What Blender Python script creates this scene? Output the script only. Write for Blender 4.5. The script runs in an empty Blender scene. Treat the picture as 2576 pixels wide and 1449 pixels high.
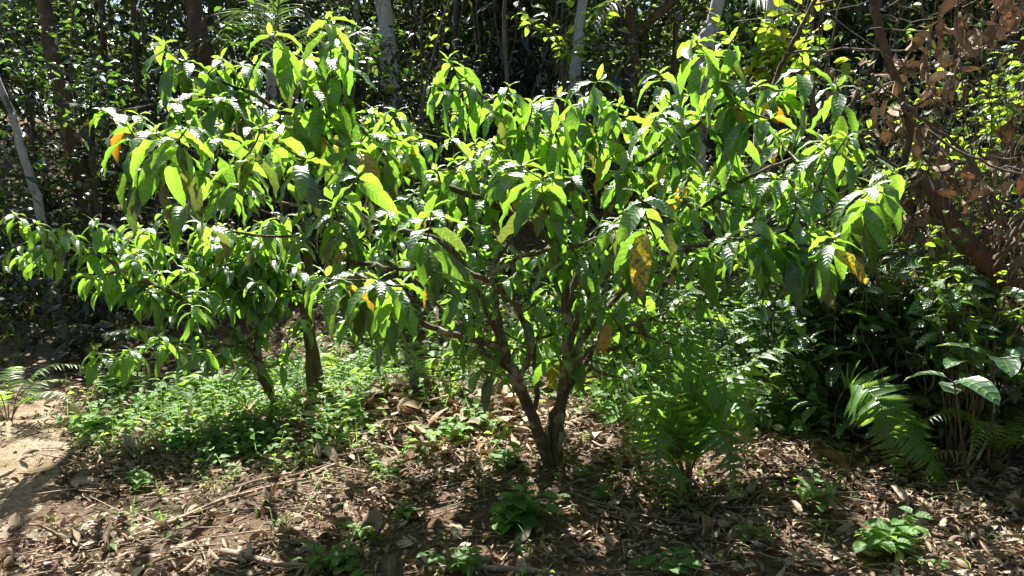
import bpy, math, random
import numpy as np
from mathutils import Vector

PI = math.pi
R = math.radians
SC = bpy.context.scene
COL = SC.collection
random.seed(7)
rng = np.random.default_rng(7)

# ---------------------------------------------------------------- camera, sky, sun, exposure
CAM_H, PITCH, FPX, W0, H0 = 1.6, R(8), 1839.0, 2576.0, 1449.0
cam_d = bpy.data.cameras.new('camera')
cam = bpy.data.objects.new('camera', cam_d)
COL.objects.link(cam)
cam.location = (0, 0, CAM_H)
cam.rotation_euler = (R(90) - PITCH, 0, 0)
cam_d.sensor_width = 36
cam_d.lens = 36 * FPX / W0
cam_d.clip_start = 0.05
cam_d.clip_end = 500
SC.camera = cam

SUN_EL, SUN_AZ = R(57), R(-14)          # azimuth from +Y, negative = to the left
world = bpy.data.worlds.new('World')
SC.world = world
world.use_nodes = True
wn = world.node_tree
sky = wn.nodes.new('ShaderNodeTexSky')
sky.sky_type = 'NISHITA'
sky.sun_disc = False
sky.sun_elevation = SUN_EL
sky.sun_rotation = SUN_AZ
sky.air_density = 1.0
sky.dust_density = 2.0
wn.links.new(sky.outputs[0], wn.nodes['Background'].inputs[0])
wn.nodes['Background'].inputs[1].default_value = 0.05
sun_d = bpy.data.lights.new('sun', 'SUN')
sun_d.energy = 5.0
sun_d.angle = R(0.5)
sun_d.color = (1.0, 0.955, 0.88)
sun = bpy.data.objects.new('sun', sun_d)
COL.objects.link(sun)
sdir = Vector((math.sin(SUN_AZ) * math.cos(SUN_EL), math.cos(SUN_AZ) * math.cos(SUN_EL), math.sin(SUN_EL)))
sun.rotation_euler = sdir.to_track_quat('Z', 'Y').to_euler()
SC.view_settings.view_transform = 'Standard'
SC.view_settings.look = 'None'
SC.view_settings.gamma = 1
SC.view_settings.exposure = 1.72
SC.render.engine = 'CYCLES'
SC.cycles.max_bounces = 6
SC.cycles.diffuse_bounces = 4
SC.cycles.glossy_bounces = 2
SC.cycles.transmission_bounces = 3
SC.cycles.caustics_reflective = False
SC.cycles.caustics_refractive = False
SC.cycles.use_denoising = True

# ---------------------------------------------------------------- small helpers
def smooth(a, b, v):
    t = np.clip((np.asarray(v, float) - a) / (b - a), 0, 1)
    return t * t * (3 - 2 * t)

def vnoise(x, y, s, seed=0):
    x = np.asarray(x, float) / s + seed * 17.13; y = np.asarray(y, float) / s + seed * 9.71
    xi = np.floor(x); yi = np.floor(y); fx = x - xi; fy = y - yi
    fx = fx * fx * (3 - 2 * fx); fy = fy * fy * (3 - 2 * fy)
    def h(a, b):
        v = np.sin(a * 127.1 + b * 311.7) * 43758.5453
        return v - np.floor(v)
    return (h(xi, yi) * (1 - fx) + h(xi + 1, yi) * fx) * (1 - fy) + (h(xi, yi + 1) * (1 - fx) + h(xi + 1, yi + 1) * fx) * fy - 0.5

def ground(x, y):
    x = np.asarray(x, float); y = np.asarray(y, float)
    z = 0.07 * vnoise(x, y, 1.3, 1) + 0.035 * vnoise(x, y, 0.4, 2) + 0.012 * vnoise(x, y, 0.12, 3)
    right = smooth(-3.2, -0.8, x)
    z = z + right * 1.15 * smooth(5.2, 9.2, y) + (1 - right) * 0.12 * smooth(6, 9, y)
    z = z + 0.16 * np.exp(-(((x + 0.75) / 0.8) ** 2 + ((y - 4.85) / 0.45) ** 2))
    z = z + 0.05 * np.exp(-(((x - 0.2) / 0.45) ** 2 + ((y - 3.95) / 0.35) ** 2))
    z = z + 4.5 * smooth(14, 34, y)
    z = z - 0.05 * np.exp(-(((x + 2.9) / 0.7) ** 2)) * smooth(7, 5, y)
    return z

def at(px, py, Y):
    a = (px - W0 / 2) / FPX; b = (H0 / 2 - py) / FPX
    fy = math.cos(PITCH) + b * math.sin(PITCH); fz = -math.sin(PITCH) + b * math.cos(PITCH)
    t = Y / fy
    return np.array([a * t, Y, CAM_H + fz * t])

def on_ground(px, py):
    lo = 1.5
    for i in range(900):
        Y = lo + i * 0.02
        p = at(px, py, Y)
        if p[2] <= float(ground(p[0], p[1])):
            return p
    return at(px, py, 9)

def tag(o, label=None, cat=None, group=None, kind=None):
    if label: o['label'] = label
    if cat: o['category'] = cat
    if group: o['group'] = group
    if kind: o['kind'] = kind
    return o

def empty(name, loc, label, cat, group=None):
    o = bpy.data.objects.new(name, None)
    COL.objects.link(o)
    o.location = [float(v) for v in loc]
    o.empty_display_size = 0.1
    return tag(o, label, cat, group)

class Batch:
    """collects vertices (world space), faces and a per-vertex vector 'lf' = (along, across, random) and float 'age'"""
    def __init__(s):
        s.v = []; s.f = []; s.l = []; s.a = []; s.n = 0
    def add(s, v, f, lf=None, age=None):
        v = np.asarray(v, float).reshape(-1, 3)
        if lf is None: lf = np.zeros_like(v)
        if age is None: age = np.zeros(len(v))
        s.v.append(v); s.f.append(np.asarray(f, int) + s.n); s.l.append(lf); s.a.append(np.broadcast_to(age, (len(v),)).astype(float))
        s.n += len(v)
    def build(s, name, mat, parent=None, origin=None, smooth_=True):
        if s.n == 0: return None
        v = np.concatenate(s.v); lf = np.concatenate(s.l); ag = np.concatenate(s.a)
        if parent is not None and origin is None:
            origin = np.array(parent.matrix_world.translation) if parent.parent is None and parent.type == 'EMPTY' else np.zeros(3)
            if parent.type == 'EMPTY': origin = np.array(parent.location)
            else: origin = np.array(parent.get('_o', (0, 0, 0)))
        if origin is None: origin = np.zeros(3)
        v = v - np.asarray(origin)
        f4 = [f for f in s.f if f.shape[1] == 4]; f3 = [f for f in s.f if f.shape[1] == 3]
        f4 = np.concatenate(f4) if f4 else np.zeros((0, 4), int)
        f3 = np.concatenate(f3) if f3 else np.zeros((0, 3), int)
        me = bpy.data.meshes.new(name)
        me.vertices.add(len(v)); me.vertices.foreach_set('co', v.astype(np.float32).ravel())
        nl = f4.size + f3.size
        me.loops.add(nl); me.loops.foreach_set('vertex_index', np.concatenate([f4.ravel(), f3.ravel()]).astype(np.int32))
        me.polygons.add(len(f4) + len(f3))
        me.polygons.foreach_set('loop_start', np.concatenate([np.arange(len(f4)) * 4, f4.size + np.arange(len(f3)) * 3]).astype(np.int32))
        me.polygons.foreach_set('use_smooth', np.full(len(f4) + len(f3), smooth_))
        at_ = me.attributes.new('lf', 'FLOAT_VECTOR', 'POINT'); at_.data.foreach_set('vector', lf.astype(np.float32).ravel())
        at_ = me.attributes.new('age', 'FLOAT', 'POINT'); at_.data.foreach_set('value', ag.astype(np.float32))
        me.update(calc_edges=True)
        me.materials.append(mat)
        o = bpy.data.objects.new(name, me)
        COL.objects.link(o)
        if parent is not None: o.parent = parent
        else: o.location = [float(q) for q in origin]
        return o

def copy_tree(o, parent=None):
    c = o.copy(); COL.objects.link(c)
    if parent is not None: c.parent = parent
    for ch in list(o.children): copy_tree(ch, c)
    return c

def unit(v):
    v = np.asarray(v, float)
    return v / np.maximum(np.linalg.norm(v, axis=-1, keepdims=True), 1e-9)

# leaves, vectorised: each lies along a curve in the plane (D, Nn) whose pitch runs from th0 to th1
def leaves(bt, P, D, Nn, L, Wd, th0, th1, age, rnd=None, ns=3, nc=3, fold=0.25, wave=0.0, petiole=0.05, pa=0.65, pb=0.95, curlw=0.0, twist=0.0, bend=0.8):
    P = np.atleast_2d(P); n = len(P)
    L = np.broadcast_to(L, (n,)).astype(float); Wd = np.broadcast_to(Wd, (n,)).astype(float)
    th0 = np.broadcast_to(th0, (n,)).astype(float); th1 = np.broadcast_to(th1, (n,)).astype(float)
    age = np.broadcast_to(age, (n,)).astype(float)
    fold = np.broadcast_to(fold, (n,)).astype(float); curlw = np.broadcast_to(curlw, (n,)).astype(float)
    twist = np.broadcast_to(twist, (n,)).astype(float)
    if rnd is None: rnd = rng.random(n)
    D = unit(D); Nn = unit(Nn - D * np.sum(D * Nn, -1, keepdims=True))
    S = np.cross(D, Nn)
    if ns >= 5: s = np.concatenate([[0, petiole], petiole + (1 - petiole) * np.linspace(0, 1, ns)[1:]])
    else: s = np.linspace(0, 1, ns + 1)
    t = np.clip((s - (petiole if ns >= 5 else 0)) / (1 - (petiole if ns >= 5 else 0)), 0, 1)
    k = (pa / (pa + pb)) ** pa * (pb / (pa + pb)) ** pb
    w = t ** pa * (1 - t) ** pb / k
    w = np.maximum(w, np.where(s < 0.98, 0.035, 0.0))
    th = th0[:, None] + (th1 - th0)[:, None] * (s[None, :] ** bend)
    ds = np.diff(s, prepend=0.0)
    thm = np.concatenate([th[:, :1], (th[:, 1:] + th[:, :-1]) / 2], 1)
    X = np.cumsum(np.cos(thm) * ds, 1) * L[:, None]; Z = np.cumsum(np.sin(thm) * ds, 1) * L[:, None]
    ctr = P[:, None] + D[:, None] * X[..., None] + Nn[:, None] * Z[..., None]
    nv = -D[:, None] * np.sin(th)[..., None] + Nn[:, None] * np.cos(th)[..., None]
    tw = twist[:, None] * s[None]
    S2 = S[:, None] * np.cos(tw)[..., None] + nv * np.sin(tw)[..., None]
    nv2 = nv * np.cos(tw)[..., None] - S[:, None] * np.sin(tw)[..., None]
    c = np.linspace(-1, 1, nc)
    hw = (Wd[:, None] * w[None]) / 2
    ph = rnd[:, None] * 20
    wav = wave * np.sin(s[None] * 30 + ph)[..., None] * (c[None, None] ** 2) * L[:, None, None] * 0.02
    cw = curlw[:, None, None] * np.ones((1, len(s), nc))
    ca = c[None, None] * cw + 1e-6
    cross = np.where(np.abs(cw) > 1e-3, np.sin(ca) / np.where(np.abs(cw) > 1e-3, cw, 1), c[None, None])
    lift = np.where(np.abs(cw) > 1e-3, (1 - np.cos(ca)) / np.where(np.abs(cw) > 1e-3, cw, 1), 0)
    h = fold[:, None, None] * np.abs(c)[None, None] * hw[..., None] + wav + lift * hw[..., None]
    V = ctr[:, :, None] + S2[:, :, None] * (cross * hw[..., None])[..., None] + nv2[:, :, None] * h[..., None]
    m = len(s)
    idx = np.arange(n * m * nc).reshape(n, m, nc)
    F = np.stack([idx[:, :-1, :-1], idx[:, 1:, :-1], idx[:, 1:, 1:], idx[:, :-1, 1:]], -1).reshape(-1, 4)
    lf = np.empty((n, m, nc, 3))
    lf[..., 0] = s[None, :, None]; lf[..., 1] = c[None, None, :]; lf[..., 2] = rnd[:, None, None]
    bt.add(V.reshape(-1, 3), F, lf.reshape(-1, 3), np.repeat(age, m * nc))

def tube(bt, pts, rad, n=7, seed=0.0, rough=0.0, cap=True):
    pts = np.asarray(pts, float); m = len(pts)
    rad = np.broadcast_to(rad, (m,)).astype(float)
    T = unit(np.gradient(pts, axis=0))
    ref = np.array([0.31, 0.2, 0.93]) if abs(T[0][2]) < 0.8 else np.array([0.9, 0.3, 0.1])
    U = unit(np.cross(T, ref)); V = np.cross(T, U)
    a = np.linspace(0, 2 * PI, n, endpoint=False)
    rr = rad[:, None] * (1 + rough * (np.sin(a[None] * 2 + seed + np.arange(m)[:, None] * 0.7) * 0.5 + np.sin(a[None] * 3 + seed * 3 + np.arange(m)[:, None] * 1.3) * 0.5))
    P = pts[:, None] + (U[:, None] * np.cos(a)[None, :, None] + V[:, None] * np.sin(a)[None, :, None]) * rr[..., None]
    idx = np.arange(m * n).reshape(m, n)
    nx = np.roll(idx, -1, 1)
    F = np.stack([idx[:-1], nx[:-1], nx[1:], idx[1:]], -1).reshape(-1, 4)
    ln = np.concatenate([[0], np.cumsum(np.linalg.norm(np.diff(pts, axis=0), axis=1))])
    lf = np.zeros((m, n, 3)); lf[..., 0] = ln[:, None]; lf[..., 1] = a[None] / 6.283; lf[..., 2] = seed
    bt.add(P.reshape(-1, 3), F, lf.reshape(-1, 3))
    if cap:
        for k in (0, m - 1):
            bt.add(np.concatenate([P[k], pts[k][None]]), np.array([[i, (i + 1) % n, n] for i in range(n)]))

def curve(pts, n=6, jit=0.0):
    """Catmull-Rom through pts"""
    p = np.asarray(pts, float)
    if len(p) < 3:
        out = p[0][None] + (p[1] - p[0])[None] * np.linspace(0, 1, n + 1)[:, None]
    else:
        q = np.concatenate([[2 * p[0] - p[1]], p, [2 * p[-1] - p[-2]]])
        out = []
        for i in range(1, len(q) - 2):
            for k in range(n):
                t = k / n
                out.append(0.5 * ((2 * q[i]) + (q[i + 1] - q[i - 1]) * t + (2 * q[i - 1] - 5 * q[i] + 4 * q[i + 1] - q[i + 2]) * t * t + (3 * q[i] - q[i - 1] - 3 * q[i + 1] + q[i + 2]) * t ** 3))
        out.append(p[-1]); out = np.array(out)
    if jit:
        out[1:-1] += rng.normal(0, jit, out[1:-1].shape)
    return out

# ---------------------------------------------------------------- materials
def new_mat(name):
    m = bpy.data.materials.new(name); m.use_nodes = True
    nt = m.node_tree
    for n_ in list(nt.nodes): nt.nodes.remove(n_)
    return m, nt, nt.nodes.new('ShaderNodeOutputMaterial')

def N(nt, typ, **kw):
    n_ = nt.nodes.new(typ)
    for k, v in kw.items():
        if k.startswith('_'): setattr(n_, k[1:], v)
    return n_

def math_(nt, op, a, b=None, c=None):
    n_ = nt.nodes.new('ShaderNodeMath'); n_.operation = op
    for i, v in enumerate((a, b, c)):
        if v is None: continue
        if isinstance(v, (int, float)): n_.inputs[i].default_value = v
        else: nt.links.new(v, n_.inputs[i])
    return n_.outputs[0]

def ramp(nt, fac, stops, interp='LINEAR'):
    r = nt.nodes.new('ShaderNodeValToRGB'); r.color_ramp.interpolation = interp
    e = r.color_ramp.elements
    while len(e) > 1: e.remove(e[-1])
    e[0].position = stops[0][0]; e[0].color = (*stops[0][1], 1)
    for p_, c_ in stops[1:]:
        q = e.new(p_); q.color = (*c_, 1)
    nt.links.new(fac, r.inputs[0])
    return r.outputs[0]

def mixc(nt, fac, a, b, mode='MIX'):
    n_ = nt.nodes.new('ShaderNodeMix'); n_.data_type = 'RGBA'; n_.blend_type = mode
    for i, v in ((0, fac), (6, a), (7, b)):
        if isinstance(v, (int, float)): n_.inputs[i].default_value = v
        elif isinstance(v, tuple): n_.inputs[i].default_value = (*v, 1)
        else: nt.links.new(v, n_.inputs[i])
    return n_.outputs[2]

def noise(nt, scale, detail=3, vec=None, rough=0.55, out=0):
    n_ = nt.nodes.new('ShaderNodeTexNoise'); n_.inputs['Scale'].default_value = scale
    n_.inputs['Detail'].default_value = detail; n_.inputs['Roughness'].default_value = rough
    if vec is None:
        g = nt.nodes.new('ShaderNodeNewGeometry'); vec = g.outputs['Position']
    nt.links.new(vec, n_.inputs['Vector'])
    return n_.outputs[out]

def leaf_mat(name, refl, trans, tfac=0.5, rough=0.33, spec=0.5, veins=True, bump=0.6, nv=11.0, mottle=0.0, white=0.0):
    m, nt, out = new_mat(name)
    al = N(nt, 'ShaderNodeAttribute'); al.attribute_name = 'lf'
    aa = N(nt, 'ShaderNodeAttribute'); aa.attribute_name = 'age'
    sep = N(nt, 'ShaderNodeSeparateXYZ'); nt.links.new(al.outputs['Vector'], sep.inputs[0])
    u, v, r_ = sep.outputs
    jit = math_(nt, 'MULTIPLY', math_(nt, 'SUBTRACT', r_, 0.5), 0.16)
    age = math_(nt, 'ADD', aa.outputs['Fac'], jit)
    if mottle:
        nz = noise(nt, 55, 3)
        amt = math_(nt, 'MULTIPLY', math_(nt, 'SUBTRACT', nz, 0.5), math_(nt, 'MULTIPLY', aa.outputs['Fac'], mottle))
        age = math_(nt, 'ADD', age, amt)
    c = ramp(nt, age, refl); tc = ramp(nt, age, trans)
    if name == 'fern_leaflet':
        tipm = math_(nt, 'GREATER_THAN', math_(nt, 'ADD', u, math_(nt, 'MULTIPLY', noise(nt, 9, 3), .9)), 1.36)
        c = mixc(nt, tipm, c, (0.20, 0.13, 0.05)); tc = mixc(nt, tipm, tc, (0.3, 0.18, 0.05))
    # leaf to leaf brightness
    val = math_(nt, 'MULTIPLY_ADD', math_(nt, 'FRACT', math_(nt, 'MULTIPLY', r_, 7.31)), 0.6, 0.7)
    hsv = N(nt, 'ShaderNodeHueSaturation'); nt.links.new(val, hsv.inputs['Value']); nt.links.new(c, hsv.inputs['Color']); c = hsv.outputs[0]
    av = math_(nt, 'ABSOLUTE', v)
    normal = None
    if veins:
        mid = math_(nt, 'LESS_THAN', av, 0.07)
        c = mixc(nt, math_(nt, 'MULTIPLY', mid, 0.45), c, (0.25, 0.33, 0.10))
        ph = math_(nt, 'MULTIPLY', math_(nt, 'SUBTRACT', u, math_(nt, 'MULTIPLY', math_(nt, 'POWER', av, 1.3), 0.11)), 2 * PI * nv)
        st = math_(nt, 'COSINE', ph)
        ridge = math_(nt, 'POWER', math_(nt, 'MULTIPLY_ADD', st, 0.5, 0.5), 3.0)
        hgt = math_(nt, 'SUBTRACT', 1.0, ridge)
        hgt = math_(nt, 'MULTIPLY', hgt, math_(nt, 'MINIMUM', math_(nt, 'MULTIPLY', math_(nt, 'SUBTRACT', 1.0, av), 3.0), 1.0))
        tc = mixc(nt, math_(nt, 'MULTIPLY', math_(nt, 'MAXIMUM', ridge, mid), 0.6), tc, mixc(nt, 0.55, tc, (0.02, 0.05, 0.0)))
        bp = N(nt, 'ShaderNodeBump'); bp.inputs['Strength'].default_value = bump; bp.inputs['Distance'].default_value = 0.004
        nt.links.new(hgt, bp.inputs['Height']); normal = bp.outputs[0]
    pr = N(nt, 'ShaderNodeBsdfDiffuse')
    nt.links.new(c, pr.inputs['Color'])
    gl = N(nt, 'ShaderNodeBsdfGlossy'); fr = N(nt, 'ShaderNodeLayerWeight'); fr.inputs[0].default_value = 0.5
    rr = math_(nt, 'MULTIPLY_ADD', noise(nt, 30, 2), 0.18, rough - 0.09)
    nt.links.new(rr, gl.inputs['Roughness'])
    tl = N(nt, 'ShaderNodeBsdfTranslucent'); nt.links.new(tc, tl.inputs[0])
    if normal is not None:
        nt.links.new(normal, pr.inputs['Normal']); nt.links.new(normal, gl.inputs['Normal']); nt.links.new(normal, fr.inputs['Normal'])
    mx = N(nt, 'ShaderNodeMixShader'); mx.inputs[0].default_value = tfac
    nt.links.new(pr.outputs[0], mx.inputs[1]); nt.links.new(tl.outputs[0], mx.inputs[2])
    m2 = N(nt, 'ShaderNodeMixShader'); nt.links.new(math_(nt, 'MULTIPLY_ADD', math_(nt, 'POWER', fr.outputs['Facing'], 5.0), spec * .6, math_(nt, 'MULTIPLY_ADD', math_(nt, 'SUBTRACT', noise(nt, 22, 4), .28), .24 * spec, .035 * spec)), m2.inputs[0])
    nt.links.new(mx.outputs[0], m2.inputs[1]); nt.links.new(gl.outputs[0], m2.inputs[2])
    nt.links.new(m2.outputs[0], out.inputs[0])
    return m

def bark_mat(name, a, b, patch=None, scale=18, bump=0.5, pt=0.6, rough=0.85):
    m, nt, out = new_mat(name)
    g = N(nt, 'ShaderNodeNewGeometry')
    mp = N(nt, 'ShaderNodeMapping'); mp.inputs['Scale'].default_value = (1, 1, 0.35)
    nt.links.new(g.outputs['Position'], mp.inputs[0])
    nz = noise(nt, scale, 6, mp.outputs[0], 0.65)
    c = ramp(nt, nz, [(0.3, a), (0.7, b)])
    if patch:
        pz = noise(nt, scale * 0.35, 5, g.outputs['Position'], 0.6)
        c = mixc(nt, ramp(nt, pz, [(pt - 0.04, (0, 0, 0)), (pt + 0.04, (1, 1, 1))]), c, patch)
    pr = N(nt, 'ShaderNodeBsdfPrincipled'); pr.inputs['Roughness'].default_value = rough
    pr.inputs['Specular IOR Level'].default_value = 0.25
    nt.links.new(c, pr.inputs['Base Color'])
    bp = N(nt, 'ShaderNodeBump'); bp.inputs['Strength'].default_value = bump; bp.inputs['Distance'].default_value = 0.02
    nt.links.new(nz, bp.inputs['Height']); nt.links.new(bp.outputs[0], pr.inputs['Normal'])
    nt.links.new(pr.outputs[0], out.inputs[0])
    return m

M = {}
M['coffee'] = leaf_mat('glossy_shrub_leaf',
    [(0.0, (0.10, 0.24, 0.03)), (0.2, (0.045, 0.13, 0.02)), (0.45, (0.022, 0.075, 0.018)), (0.68, (0.045, 0.065, 0.03)), (0.86, (0.10, 0.10, 0.05)), (0.93, (0.50, 0.40, 0.03)), (1.0, (0.50, 0.26, 0.02))],
    [(0.0, (0.50, 0.85, 0.06)), (0.3, (0.36, 0.70, 0.05)), (0.5, (0.24, 0.52, 0.04)), (0.68, (0.15, 0.22, 0.03)), (0.86, (0.22, 0.21, 0.04)), (0.93, (0.85, 0.70, 0.03)), (1.0, (0.75, 0.38, 0.02))],
    tfac=0.54, rough=0.36, spec=1.0, mottle=0.7, bump=0.42)
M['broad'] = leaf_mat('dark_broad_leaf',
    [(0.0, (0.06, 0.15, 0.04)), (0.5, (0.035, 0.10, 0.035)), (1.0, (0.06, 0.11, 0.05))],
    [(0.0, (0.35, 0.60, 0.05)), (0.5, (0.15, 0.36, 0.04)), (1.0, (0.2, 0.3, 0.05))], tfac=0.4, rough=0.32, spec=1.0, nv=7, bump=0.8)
M['herb'] = leaf_mat('soft_herb_leaf',
    [(0.0, (0.12, 0.26, 0.05)), (0.5, (0.06, 0.17, 0.035)), (1.0, (0.2, 0.26, 0.05))],
    [(0.0, (0.60, 0.90, 0.16)), (0.5, (0.46, 0.78, 0.10)), (1.0, (0.6, 0.65, 0.08))], tfac=0.5, rough=0.5, spec=0.35, nv=6, bump=0.5)
M['fern'] = leaf_mat('fern_leaflet',
    [(0.0, (0.10, 0.22, 0.04)), (0.5, (0.05, 0.14, 0.03)), (1.0, (0.16, 0.22, 0.05))],
    [(0.0, (0.58, 0.88, 0.12)), (0.5, (0.38, 0.68, 0.08)), (1.0, (0.5, 0.6, 0.08))], tfac=0.42, rough=0.42, spec=0.55, veins=False)
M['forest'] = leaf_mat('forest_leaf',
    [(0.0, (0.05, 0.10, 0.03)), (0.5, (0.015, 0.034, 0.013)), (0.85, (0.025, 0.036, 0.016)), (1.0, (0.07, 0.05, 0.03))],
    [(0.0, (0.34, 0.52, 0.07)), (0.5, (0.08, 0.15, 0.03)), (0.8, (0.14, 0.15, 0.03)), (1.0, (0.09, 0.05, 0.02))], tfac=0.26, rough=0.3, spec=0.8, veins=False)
M['vineleaf'] = leaf_mat('bright_vine_leaf',
    [(0.0, (0.12, 0.24, 0.03)), (0.5, (0.07, 0.16, 0.02)), (0.85, (0.12, 0.18, 0.03)), (1.0, (0.3, 0.2, 0.04))],
    [(0.0, (0.65, 0.92, 0.07)), (0.5, (0.45, 0.72, 0.04)), (0.85, (0.6, 0.75, 0.04)), (1.0, (0.7, 0.4, 0.04))], tfac=0.55, rough=0.42, spec=0.4, nv=5)
M['dead'] = leaf_mat('dry_brown_leaf',
    [(0.0, (0.42, 0.33, 0.23)), (0.3, (0.29, 0.21, 0.14)), (0.55, (0.15, 0.105, 0.07)), (0.8, (0.50, 0.42, 0.31)), (0.97, (0.20, 0.13, 0.09)), (1.0, (0.30, 0.14, 0.06))],
    [(0.0, (0.28, 0.18, 0.09)), (0.5, (0.18, 0.11, 0.06)), (1.0, (0.4, 0.16, 0.04))], tfac=0.10, rough=0.65, spec=0.25, nv=8, bump=0.2, mottle=0.5)
M['palm'] = leaf_mat('palm_leaflet',
    [(0.0, (0.08, 0.13, 0.06)), (1.0, (0.03, 0.06, 0.025))],
    [(0.0, (0.30, 0.45, 0.10)), (1.0, (0.10, 0.22, 0.04))], tfac=0.3, rough=0.32, spec=0.6, veins=False)
M['coffee_bark'] = bark_mat('shrub_bark', (0.06, 0.045, 0.03), (0.20, 0.155, 0.10), (0.34, 0.34, 0.26), 34, 1.0, 0.57)
M['twig'] = bark_mat('green_twig', (0.12, 0.12, 0.04), (0.20, 0.15, 0.07), None, 40, 0.3)
M['pale_bark'] = bark_mat('pale_mottled_bark', (0.52, 0.48, 0.42), (0.74, 0.71, 0.65), (0.10, 0.08, 0.06), 14, 0.5, 0.6)
M['white_bark'] = bark_mat('whitish_bark', (0.36, 0.35, 0.33), (0.58, 0.57, 0.55), (0.14, 0.13, 0.11), 10, 0.4, 0.6)
M['dark_bark'] = bark_mat('dark_brown_bark', (0.07, 0.05, 0.035), (0.17, 0.12, 0.09), (0.26, 0.24, 0.19), 14, 0.7, 0.64)
M['red_bark'] = bark_mat('reddish_bark', (0.07, 0.035, 0.022), (0.17, 0.085, 0.055), (0.12, 0.11, 0.07), 26, 1.0, 0.58)
M['stick'] = bark_mat('dry_stick', (0.22, 0.16, 0.11), (0.40, 0.32, 0.24), None, 40, 0.4)
M['vine'] = bark_mat('vine_stem', (0.08, 0.065, 0.05), (0.22, 0.185, 0.15), None, 30, 0.4)

def soil_mat():
    m, nt, out = new_mat('leafy_soil')
    g = N(nt, 'ShaderNodeNewGeometry')
    n1 = noise(nt, 2.2, 6, g.outputs['Position'], 0.6)
    n2 = noise(nt, 45, 6, g.outputs['Position'], 0.75)
    n3 = noise(nt, 160, 3, g.outputs['Position'], 0.7)
    c = ramp(nt, n2, [(0.3, (0.06, 0.042, 0.03)), (0.5, (0.17, 0.12, 0.08)), (0.72, (0.40, 0.30, 0.21))])
    c = mixc(nt, ramp(nt, n1, [(0.42, (0, 0, 0)), (0.62, (1, 1, 1))]), c, mixc(nt, n3, (0.07, 0.045, 0.03), (0.26, 0.18, 0.12)))
    pr = N(nt, 'ShaderNodeBsdfPrincipled'); pr.inputs['Roughness'].default_value = 0.95
    pr.inputs['Specular IOR Level'].default_value = 0.1
    nt.links.new(c, pr.inputs['Base Color'])
    bp = N(nt, 'ShaderNodeBump'); bp.inputs['Strength'].default_value = 0.9; bp.inputs['Distance'].default_value = 0.03
    nt.links.new(math_(nt, 'ADD', n2, math_(nt, 'MULTIPLY', n3, 0.5)), bp.inputs['Height']); nt.links.new(bp.outputs[0], pr.inputs['Normal'])
    nt.links.new(pr.outputs[0], out.inputs[0])
    return m
def path_mat():
    m, nt, out = new_mat('worn_pale_path')
    g = N(nt, 'ShaderNodeNewGeometry')
    n1 = noise(nt, 3.0, 6, g.outputs['Position'], 0.6)
    n2 = noise(nt, 60, 5, g.outputs['Position'], 0.75)
    c = ramp(nt, n1, [(0.35, (0.44, 0.33, 0.21)), (0.5, (0.58, 0.47, 0.34)), (0.62, (0.38, 0.27, 0.17)), (0.75, (0.54, 0.43, 0.31))])
    c = mixc(nt, ramp(nt, n2, [(0.42, (0, 0, 0)), (0.66, (1, 1, 1))]), c, (0.15, 0.10, 0.07))
    mz = noise(nt, 1.6, 5, g.outputs['Position'], 0.65)
    c = mixc(nt, ramp(nt, mz, [(0.54, (0, 0, 0)), (0.66, (0.8, 0.8, 0.8))]), c, (0.20, 0.22, 0.05))
    pr = N(nt, 'ShaderNodeBsdfPrincipled'); pr.inputs['Roughness'].default_value = 0.9
    pr.inputs['Specular IOR Level'].default_value = 0.15
    nt.links.new(c, pr.inputs['Base Color'])
    bp = N(nt, 'ShaderNodeBump'); bp.inputs['Strength'].default_value = 1.0; bp.inputs['Distance'].default_value = 0.03
    nt.links.new(math_(nt, 'ADD', n2, n1), bp.inputs['Height']); nt.links.new(bp.outputs[0], pr.inputs['Normal'])
    nt.links.new(pr.outputs[0], out.inputs[0])
    return m
M['soil'] = soil_mat(); M['path'] = path_mat()

# ---------------------------------------------------------------- ground and path
def grid_sheet(xs, ys, zf):
    b = Batch(); X, Y = np.meshgrid(xs, ys, indexing='ij')
    V = np.stack([X, Y, zf(X, Y)], -1)
    idx = np.arange(X.size).reshape(X.shape)
    F = np.stack([idx[:-1, :-1], idx[1:, :-1], idx[1:, 1:], idx[:-1, 1:]], -1).reshape(-1, 4)
    b.add(V.reshape(-1, 3), F)
    return b
xs = np.concatenate([np.linspace(-60, -6, 28)[:-1], np.linspace(-6, 6, 301), np.linspace(6, 60, 28)[1:]])
ys = np.concatenate([np.linspace(-30, 0, 12)[:-1], np.linspace(0, 8, 201), np.linspace(8, 16, 60)[1:], np.linspace(16, 90, 50)[1:]])
tag(grid_sheet(xs, ys, ground).build('ground', M['soil']), 'brown leaf strewn soil of the forest clearing', kind='structure')

# path: a worn pale strip along the left edge, bending away into the trees
PATH = curve([(-2.6, 1.0), (-2.85, 2.8), (-3.28, 4.2), (-3.8, 5.3), (-4.6, 6.6), (-5.5, 8.0)], 14)
def path_half(y):
    return 0.75 - 0.28 * smooth(3.5, 5.5, y)
pb = Batch()
rows = []
for i, (x, y) in enumerate(PATH):
    hw = path_half(y)
    cs = np.linspace(-1, 1, 17)
    ex = x + cs * (hw + 0.16 * vnoise(cs * 0 + i * 0.13, np.sign(cs) * 3.0, 0.35, 5))
    rows.append(np.stack([ex, np.full(17, y), ground(ex, y) + 0.012 * (1 - cs ** 6) - 0.006], -1))
rows = np.array(rows)
idx = np.arange(rows.shape[0] * 17).reshape(rows.shape[0], 17)
pb.add(rows.reshape(-1, 3), np.stack([idx[:-1, :-1], idx[:-1, 1:], idx[1:, 1:], idx[1:, :-1]], -1).reshape(-1, 4))
tag(pb.build('path', M['path']), 'pale sandy footpath with mossy patches along the left edge', kind='structure')
def in_path(x, y):
    cx = np.interp(y, PATH[:, 1], PATH[:, 0])
    return np.abs(x - cx) < path_half(y) - 0.05

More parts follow.
